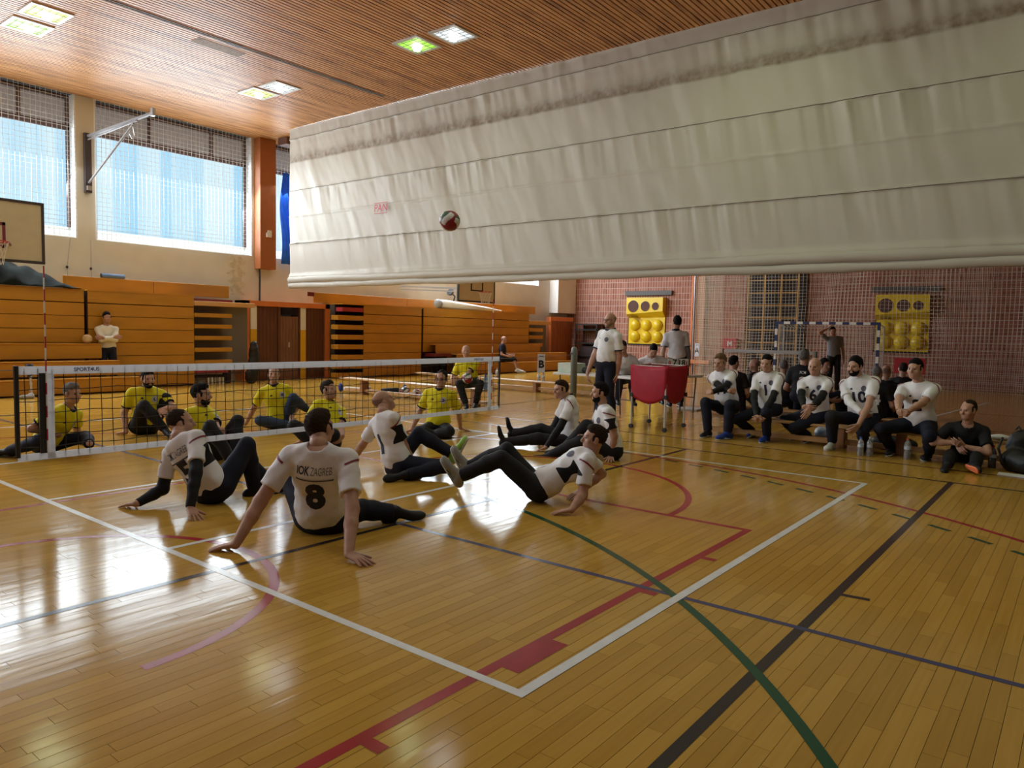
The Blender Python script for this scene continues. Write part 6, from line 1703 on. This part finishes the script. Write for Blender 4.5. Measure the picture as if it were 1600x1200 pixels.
 dict(P=(5.222, -0.57, 1.036), N=(5.25, -0.62, 1.572), H=(5.234, -0.598, 1.741), f=(-0.956, 0.292, 0.0), hf=(-0.978, 0.208, 0.035), s=1.05, WR=(5.101, -0.275, 0.852), WL=(5.233, -0.767, 0.853), AR=(5.241, -0.44, 0.089), AL=(5.242, -0.712, 0.089), DR=(0.0, 0.0, -1.0), TR=(-0.966, 0.259, 0.0), ER=(0.624, 0.332, 0.0), DL=(-0.196, 0.0, -0.981), TL=(-0.94, 0.342, 0.0), EL=(0.332, -0.624, 0.0), fat=1.35, bulk=1.12, hands={'R': 'relaxed', 'L': 'relaxed'}, hair=('bald', 'shaved'), glasses=1, beard='thin', shirt='white', collar='navy', cuff='navy', pants='navy', print={'crest': 1}, lod=1, hem=0.0, polo=1, label='bald coach in white polo standing beside the grey net post'),
 dict(P=(9.006, -0.026, 1.031), N=(8.983, 0.016, 1.599), H=(8.989, -0.002, 1.788), f=(0.819, 0.574, 0.0), hf=(0.765, 0.642, -0.052), s=1.08, WR=(9.14, -0.22, 0.833), WL=(8.797, 0.219, 0.861), AR=(9.099, -0.107, 0.092), AL=(8.913, 0.055, 0.092), DR=(0.0, 0.0, -1.0), TR=(0.819, 0.574, 0.0), ER=(-0.123, -0.696, 0.0), DL=(0.0, 0.0, -1.0), TL=(0.819, 0.574, 0.0), EL=(-0.696, 0.123, 0.0), lod=2, hair=('full', 'black'), shirt='white', collar='navy', polo=1, cuff='navy', pants='navy', undersleeve='R', uscol='grey', label='man in white polo standing at the table with back to the camera'),
 dict(P=(8.365, 0.255, 0.629), N=(8.164, 0.153, 1.076), H=(8.074, 0.053, 1.211), f=(-0.766, -0.643, 0.0), hf=(-0.542, -0.455, -0.707), s=1.0, WR=(7.936, 0.221, 0.879), WL=(8.257, -0.162, 0.879), AR=(7.947, 0.1, 0.209), AL=(8.139, -0.13, 0.209), DR=(-0.766, -0.643, 0.0), TR=(-0.766, -0.643, 0.0), ER=(-0.361, 0.741, -0.3), KR=(-0.766, -0.643, 0.6), DL=(-0.766, -0.643, 0.0), TL=(-0.766, -0.643, 0.0), EL=(0.667, -0.484, -0.3), KL=(-0.766, -0.643, 0.6), lod=2, hair=('short', 'black'), shirt='white', pants='navy', label='scorer in white shirt bent over the table behind the red ball cart'),
 dict(P=(7.388, 0.364, 0.658), N=(7.202, 0.217, 1.098), H=(7.104, 0.21, 1.261), f=(-0.766, -0.643, 0.0), hf=(-0.694, -0.583, -0.423), s=1.0, WR=(6.959, 0.331, 0.878), WL=(7.28, -0.052, 0.878), AR=(6.969, 0.209, 0.238), AL=(7.162, -0.021, 0.238), DR=(-0.766, -0.643, 0.0), TR=(-0.766, -0.643, 0.0), ER=(-0.425, 0.818, -0.1), KR=(-0.766, -0.643, 0.6), DL=(-0.766, -0.643, 0.0), TL=(-0.766, -0.643, 0.0), KL=(-0.766, -0.643, 0.6), lod=2, hair=('short', 'brown'), shirt='white', cuff='navy', pants='navy', label='scorer in white shirt mostly hidden behind the standing coach'),
 dict(P=(5.55, -2.561, 0.455), N=(5.532, -2.452, 0.976), H=(5.399, -2.47, 1.118), f=(-0.999, 0.035, 0.0), hf=(-0.981, 0.138, -0.139), s=1.03, WR=(5.172, -2.731, 0.714), WL=(5.044, -2.507, 0.686), AR=(5.163, -2.425, 0.088), AL=(5.129, -2.751, 0.088), DR=(0.753, -0.653, -0.085), TR=(-0.999, 0.035, 0.0), ER=(-0.275, 0.71, -0.6), KR=(-0.991, 0.285, 0.8), DL=(0.294, 0.956, 0.017), TL=(-0.94, 0.342, 0.0), EL=(-0.324, -0.689, -0.6), KL=(-1.01, -0.265, 0.6), shirt='white', lod=1, collar='white', pants='navy', hands={'R': 'fist', 'L': 'fist'}, undersleeve='RL', hair=('short', 'blond'), fat=1.15, print={'front': '11', 'stripe': 1, 'crest': 1}, shoe={'R': ('shoe_black', 'sole'), 'L': ('shoe_blue', 'sole')}, hs=1.05, label='blond substitute with folded arms at the left end of the bench row'),
 dict(P=(5.55, -3.212, 0.479), N=(5.559, -3.165, 0.993), H=(5.438, -3.172, 1.139), f=(-0.999, 0.035, 0.0), hf=(-0.994, -0.035, -0.105), s=1.0, WR=(5.005, -3.212, 0.387), WL=(5.039, -3.256, 0.379), AR=(5.69, -2.912, 0.085), AL=(5.315, -3.269, 0.085), DR=(-0.05, -0.766, -0.641), TR=(-0.999, 0.035, 0.0), ER=(0.131, 0.896, 0.0), KR=(-0.989, 0.335, 0.6), DL=(-0.818, 0.379, -0.432), TL=(-0.999, 0.035, 0.0), EL=(0.069, -0.903, 0.0), KL=(-1.003, -0.065, 0.6), shirt='white', lod=1, collar='black', pants='navy', hands={'R': 'fist', 'L': 'fist'}, undersleeve='RL', hair=('short', 'black'), print={'front': '1', 'stripe': 1, 'crest': 1}, shoe={'*': ('shoe_blue', 'sole')}, label='dark-haired substitute number 1 with clasped hands on the bench'),
 dict(P=(5.5, -3.898, 0.457), N=(5.516, -3.859, 0.967), H=(5.404, -3.865, 1.126), f=(-0.999, 0.035, 0.0), hf=(-0.997, 0.035, -0.07), s=1.02, WR=(5.031, -3.855, 0.577), WL=(5.032, -3.941, 0.549), AR=(5.998, -3.47, 0.087), AL=(5.795, -3.719, 0.087), DR=(-0.196, -0.976, -0.095), TR=(-0.999, 0.035, 0.0), ER=(0.028, 0.8, -0.2), KR=(-0.989, 0.335, 0.6), DL=(-0.736, 0.258, -0.626), TL=(-0.999, 0.035, 0.0), EL=(-0.028, -0.8, -0.2), KL=(-1.003, -0.065, 0.6), shirt='white', lod=1, collar='white', pants='navy', hands={'R': 'relaxed', 'L': 'relaxed'}, undersleeve='RL', hair=('bald', 'shaved'), print={'front': '6', 'stripe': 1, 'crest': 1}, shoe={'*': ('shoe_black', 'sole')}, label='bald substitute number 6 sitting in the middle of the bench'),
 dict(P=(5.45, -4.527, 0.463), N=(5.456, -4.44, 1.003), H=(5.326, -4.414, 1.154), f=(-0.999, 0.035, 0.0), hf=(-0.965, 0.259, -0.035), s=1.06, WR=(5.113, -4.576, 0.554), WL=(4.919, -4.59, 0.401), AR=(5.274, -4.19, 0.09), AL=(5.384, -4.591, 0.09), DR=(0.536, -0.729, -0.426), TR=(-0.999, 0.035, 0.0), ER=(-0.072, 0.803, -0.5), KR=(-0.994, 0.185, 0.9), DL=(-0.783, 0.318, -0.535), TL=(-0.999, 0.035, 0.0), EL=(0.069, -0.903, -0.1), KL=(-1.003, -0.065, 0.4), shirt='white', lod=1, collar='white', pants='navy', hands={'R': 'relaxed', 'L': 'relaxed'}, undersleeve='R', uscol='white', hair=('full', 'black'), beard='full', print={'front': '10', 'stripe': 1, 'crest': 1}, shoe={'R': ('shoe_white', 'sole'), 'L': ('shoe_black', None)}, kneepad='R', label='bearded substitute number 10 with a white sleeve and white shoe'),
 dict(P=(5.4, -5.222, 0.454), N=(5.314, -5.199, 0.977), H=(5.24, -5.157, 1.159), f=(-0.999, 0.035, 0.0), hf=(-0.97, 0.242, 0.0), s=1.06, WR=(4.742, -5.093, 0.642), WL=(4.801, -5.168, 0.637), AR=(5.409, -4.903, 0.09), AL=(5.323, -5.362, 0.09), DR=(-0.172, -0.955, -0.243), TR=(-0.999, 0.035, 0.0), ER=(0.028, 0.8, -0.4), KR=(-0.994, 0.185, 0.9), DL=(-0.86, 0.502, -0.095), TL=(-0.999, 0.035, 0.0), EL=(-0.028, -0.8, -0.4), KL=(-1.005, -0.115, 0.9), shirt='white', lod=1, collar='white', pants='navy', hands={'R': 'fist', 'L': 'fist'}, hair=('short', 'black'), print={'front': '2', 'stripe': 1, 'crest': 1}, shoe={'*': ('shoe_black', 'sole')}, label='short-haired substitute number 2 with clasped hands at the right end of the bench'),
 dict(P=(5.456, -5.751, 0.115), N=(5.146, -5.785, 0.506), H=(5.105, -5.786, 0.692), f=(-0.996, -0.087, 0.0), hf=(-0.864, 0.499, -0.07), s=1.0, WR=(4.992, -5.708, 0.291), WL=(4.976, -5.773, 0.261), AR=(4.579, -5.668, 0.07), AL=(4.647, -5.944, 0.09), DR=(-0.61, -0.444, -0.656), TR=(-0.996, -0.087, 0.0), ER=(-0.169, 0.788, -0.2), KR=(-0.325, 0.273, 1.0), DL=(-0.756, 0.561, 0.336), TL=(-0.866, -0.5, 0.0), EL=(-0.03, -0.806, -0.4), KL=(-0.281, -0.225, 0.7), hands={'R': 'relaxed', 'L': 'relaxed'}, hair=('buzz', 'brown'), shirt='black', pants='black', lod=1, print={}, shoe={'R': ('shoe_black', None), 'L': ('shoe_black', 'orange')}, label='man in dark shirt sitting on the floor beside the black backpack'),
 dict(P=(7.748, -1.755, 0.357), N=(7.778, -1.75, 0.857), H=(7.807, -1.744, 1.037), f=(0.985, 0.174, 0.0), hf=(0.94, -0.342, 0.0), s=1.0, WR=(8.102, -1.916, 0.407), WL=(8.025, -1.483, 0.407), AR=(8.212, -1.795, 0.08), AL=(8.171, -1.558, 0.08), DR=(0.985, 0.174, 0.0), TR=(0.985, 0.174, 0.0), KR=(0.985, 0.174, 0.7), DL=(0.985, 0.174, 0.0), TL=(0.985, 0.174, 0.0), KL=(0.985, 0.174, 0.7), hair=('short', 'black'), label='dark-haired person in black far behind the first substitute', print={}, lod=2, shirt='black', pants='navy'),
 dict(P=(9.22, -1.662, 0.283), N=(9.22, -1.632, 0.783), H=(9.22, -1.602, 0.963), f=(0.0, 1.0, 0.0), hf=(-0.498, 0.863, -0.087), s=1.0, WR=(9.44, -1.342, 0.333), WL=(9.0, -1.342, 0.333), AR=(9.34, -1.212, 0.08), AL=(9.1, -1.212, 0.08), DR=(0.0, 1.0, 0.0), TR=(0.0, 1.0, 0.0), KR=(0.0, 1.0, 0.7), DL=(0.0, 1.0, 0.0), TL=(0.0, 1.0, 0.0), KL=(0.0, 1.0, 0.7), hair=('bald', 'shaved'), label='bald man in black turned left behind the substitutes', print={}, lod=2, shirt='black', pants='navy'),
 dict(P=(9.332, -2.155, 0.267), N=(9.361, -2.15, 0.767), H=(9.391, -2.145, 0.947), f=(0.985, 0.174, 0.0), hf=(0.985, 0.174, 0.0), s=1.0, WR=(9.685, -2.316, 0.317), WL=(9.609, -1.883, 0.317), AR=(9.796, -2.195, 0.08), AL=(9.754, -1.959, 0.08), DR=(0.985, 0.174, 0.0), TR=(0.985, 0.174, 0.0), KR=(0.985, 0.174, 0.7), DL=(0.985, 0.174, 0.0), TL=(0.985, 0.174, 0.0), KL=(0.985, 0.174, 0.7), hair=('short', 'grey'), label='grey-haired player in black behind substitutes number 1 and 6', print={}, lod=2, shirt='black', pants='navy'),
 dict(P=(8.148, -2.895, 0.503), N=(8.178, -2.888, 1.003), H=(8.207, -2.882, 1.183), f=(0.978, 0.208, 0.0), hf=(0.996, 0.0, 0.087), s=1.1, WR=(8.507, -3.043, 0.553), WL=(8.416, -2.613, 0.553), AR=(8.613, -2.919, 0.08), AL=(8.564, -2.684, 0.08), DR=(0.978, 0.208, 0.0), TR=(0.978, 0.208, 0.0), KR=(0.978, 0.208, 0.7), DL=(0.978, 0.208, 0.0), TL=(0.978, 0.208, 0.0), KL=(0.978, 0.208, 0.7), hair=('short', 'grey'), label='player in black shirt number 2 with back to the camera', print={'back': '2', 'team': 'FCM'}, lod=2, shirt='black', pants='navy'),
 dict(P=(9.068, -2.95, 0.34), N=(9.063, -2.98, 0.84), H=(9.058, -3.009, 1.02), f=(-0.174, -0.985, 0.0), hf=(-0.5, -0.866, 0.0), s=1.0, WR=(8.796, -3.227, 0.39), WL=(9.229, -3.303, 0.39), AR=(8.872, -3.372, 0.08), AL=(9.108, -3.414, 0.08), DR=(-0.174, -0.985, 0.0), TR=(-0.174, -0.985, 0.0), KR=(-0.174, -0.985, 0.7), DL=(-0.174, -0.985, 0.0), TL=(-0.174, -0.985, 0.0), KL=(-0.174, -0.985, 0.7), hair=('long', 'black'), label='dark-haired person in black behind substitute number 6', print={}, lod=2, shirt='black', pants='navy'),
 dict(P=(8.292, -4.06, 0.263), N=(8.321, -4.063, 0.763), H=(8.351, -4.065, 0.943), f=(0.996, -0.087, 0.0), hf=(0.985, -0.174, 0.0), s=1.0, WR=(8.591, -4.307, 0.313), WL=(8.63, -3.869, 0.313), AR=(8.729, -4.219, 0.08), AL=(8.75, -3.98, 0.08), DR=(0.996, -0.087, 0.0), TR=(0.996, -0.087, 0.0), KR=(0.996, -0.087, 0.7), DL=(0.996, -0.087, 0.0), TL=(0.996, -0.087, 0.0), KL=(0.996, -0.087, 0.7), hair=('receding', 'grey'), label='grey-haired player in black shirt number 14', print={'back': '14', 'team': 'FCM'}, lod=2, shirt='black', pants='navy'),
 dict(P=(9.378, -3.987, 0.26), N=(9.408, -3.987, 0.76), H=(9.438, -3.987, 0.94), f=(1.0, 0.0, 0.0), hf=(1.0, 0.0, 0.0), s=1.0, WR=(9.698, -4.207, 0.31), WL=(9.698, -3.767, 0.31), AR=(9.828, -4.107, 0.08), AL=(9.828, -3.867, 0.08), DR=(1.0, 0.0, 0.0), TR=(1.0, 0.0, 0.0), KR=(1.0, 0.0, 0.7), DL=(1.0, 0.0, 0.0), TL=(1.0, 0.0, 0.0), KL=(1.0, 0.0, 0.7), hair=('bald', 'shaved'), label='bald player in black next to the grey-haired number 14', print={}, lod=2, shirt='black', pants='navy'),
 dict(P=(10.796, -4.013, 0.27), N=(10.825, -4.007, 0.77), H=(10.855, -4.002, 0.95), f=(0.985, 0.174, 0.0), hf=(0.94, 0.342, 0.0), s=1.0, WR=(11.149, -4.174, 0.32), WL=(11.073, -3.74, 0.32), AR=(11.26, -4.053, 0.08), AL=(11.218, -3.816, 0.08), DR=(0.985, 0.174, 0.0), TR=(0.985, 0.174, 0.0), KR=(0.985, 0.174, 0.7), DL=(0.985, 0.174, 0.0), TL=(0.985, 0.174, 0.0), KL=(0.985, 0.174, 0.7), hair=('short', 'brown'), label='player in black half hidden behind substitute number 2', print={}, lod=2, shirt='black', pants='navy'),
 dict(P=(16.249, -1.279, 1.043), N=(16.241, -1.253, 1.576), H=(16.23, -1.215, 1.718), f=(-0.866, -0.5, 0.0), hf=(-0.863, -0.498, -0.087), s=1.0, WR=(16.129, -1.119, 1.804), WL=(16.41, -1.496, 0.942), AR=(16.189, -1.175, 0.085), AL=(16.309, -1.383, 0.085), DR=(0.324, -0.487, 0.811), TR=(-0.866, -0.5, 0.0), ER=(-0.673, 0.766, 0.2), DL=(0.0, 0.0, -1.0), TL=(-0.866, -0.5, 0.0), EL=(0.683, -0.183, 0.0), lod=2, hair=('short', 'black'), shirt='grey', pants='black', label='man in grey shirt in front of the handball goal with a hand on his head'),
 dict(P=(1.92, 10.44, 0.93), N=(1.92, 10.46, 1.43), H=(1.92, 10.43, 1.62), f=(-0.174, -0.985, 0.0), hf=(-0.087, -0.996, 0.0), s=1.0, WR=(1.98, 10.206, 1.19), WL=(1.762, 10.234, 1.17), AR=(1.802, 10.461, 0.085), AL=(2.038, 10.419, 0.085), DR=(0.983, -0.173, 0.067), TR=(-0.174, -0.985, 0.0), ER=(-1.002, 0.075, -0.6), DL=(-0.941, 0.333, 0.055), TL=(-0.174, -0.985, 0.0), EL=(0.967, -0.272, -0.6), lod=2, hair=('full', 'black'), shirt='cream', pants='navy', sleeve=1.5, wr=0.6, tone='b', label='man in white long-sleeved shirt with folded arms against the bleachers'),
 dict(P=(15.265, 9.82, 0.53), N=(15.265, 9.85, 1.03), H=(15.285, 9.77, 1.21), f=(0.469, -0.883, 0.0), hf=(0.574, -0.819, 0.0), s=1.0, WR=(15.206, 9.505, 0.61), WL=(15.538, 9.626, 0.65), AR=(15.449, 9.261, 0.15), AL=(15.662, 9.329, 0.11), DR=(0.174, -0.985, 0.0), TR=(0.469, -0.883, 0.0), KR=(0.469, -0.883, 0.6), DL=(0.174, -0.985, 0.0), TL=(0.469, -0.883, 0.0), KL=(0.469, -0.883, 0.6), lod=2, hair=('bald', 'shaved'), shirt='navy', pants='navy', legR=0.2, legL=0.2, shoe={'*': ('shoe_white', 'sole')}, label='bald man in navy kit sitting on the pulled-out bleacher tier'),
]
for _s in PEOPLE:
    person(_s)
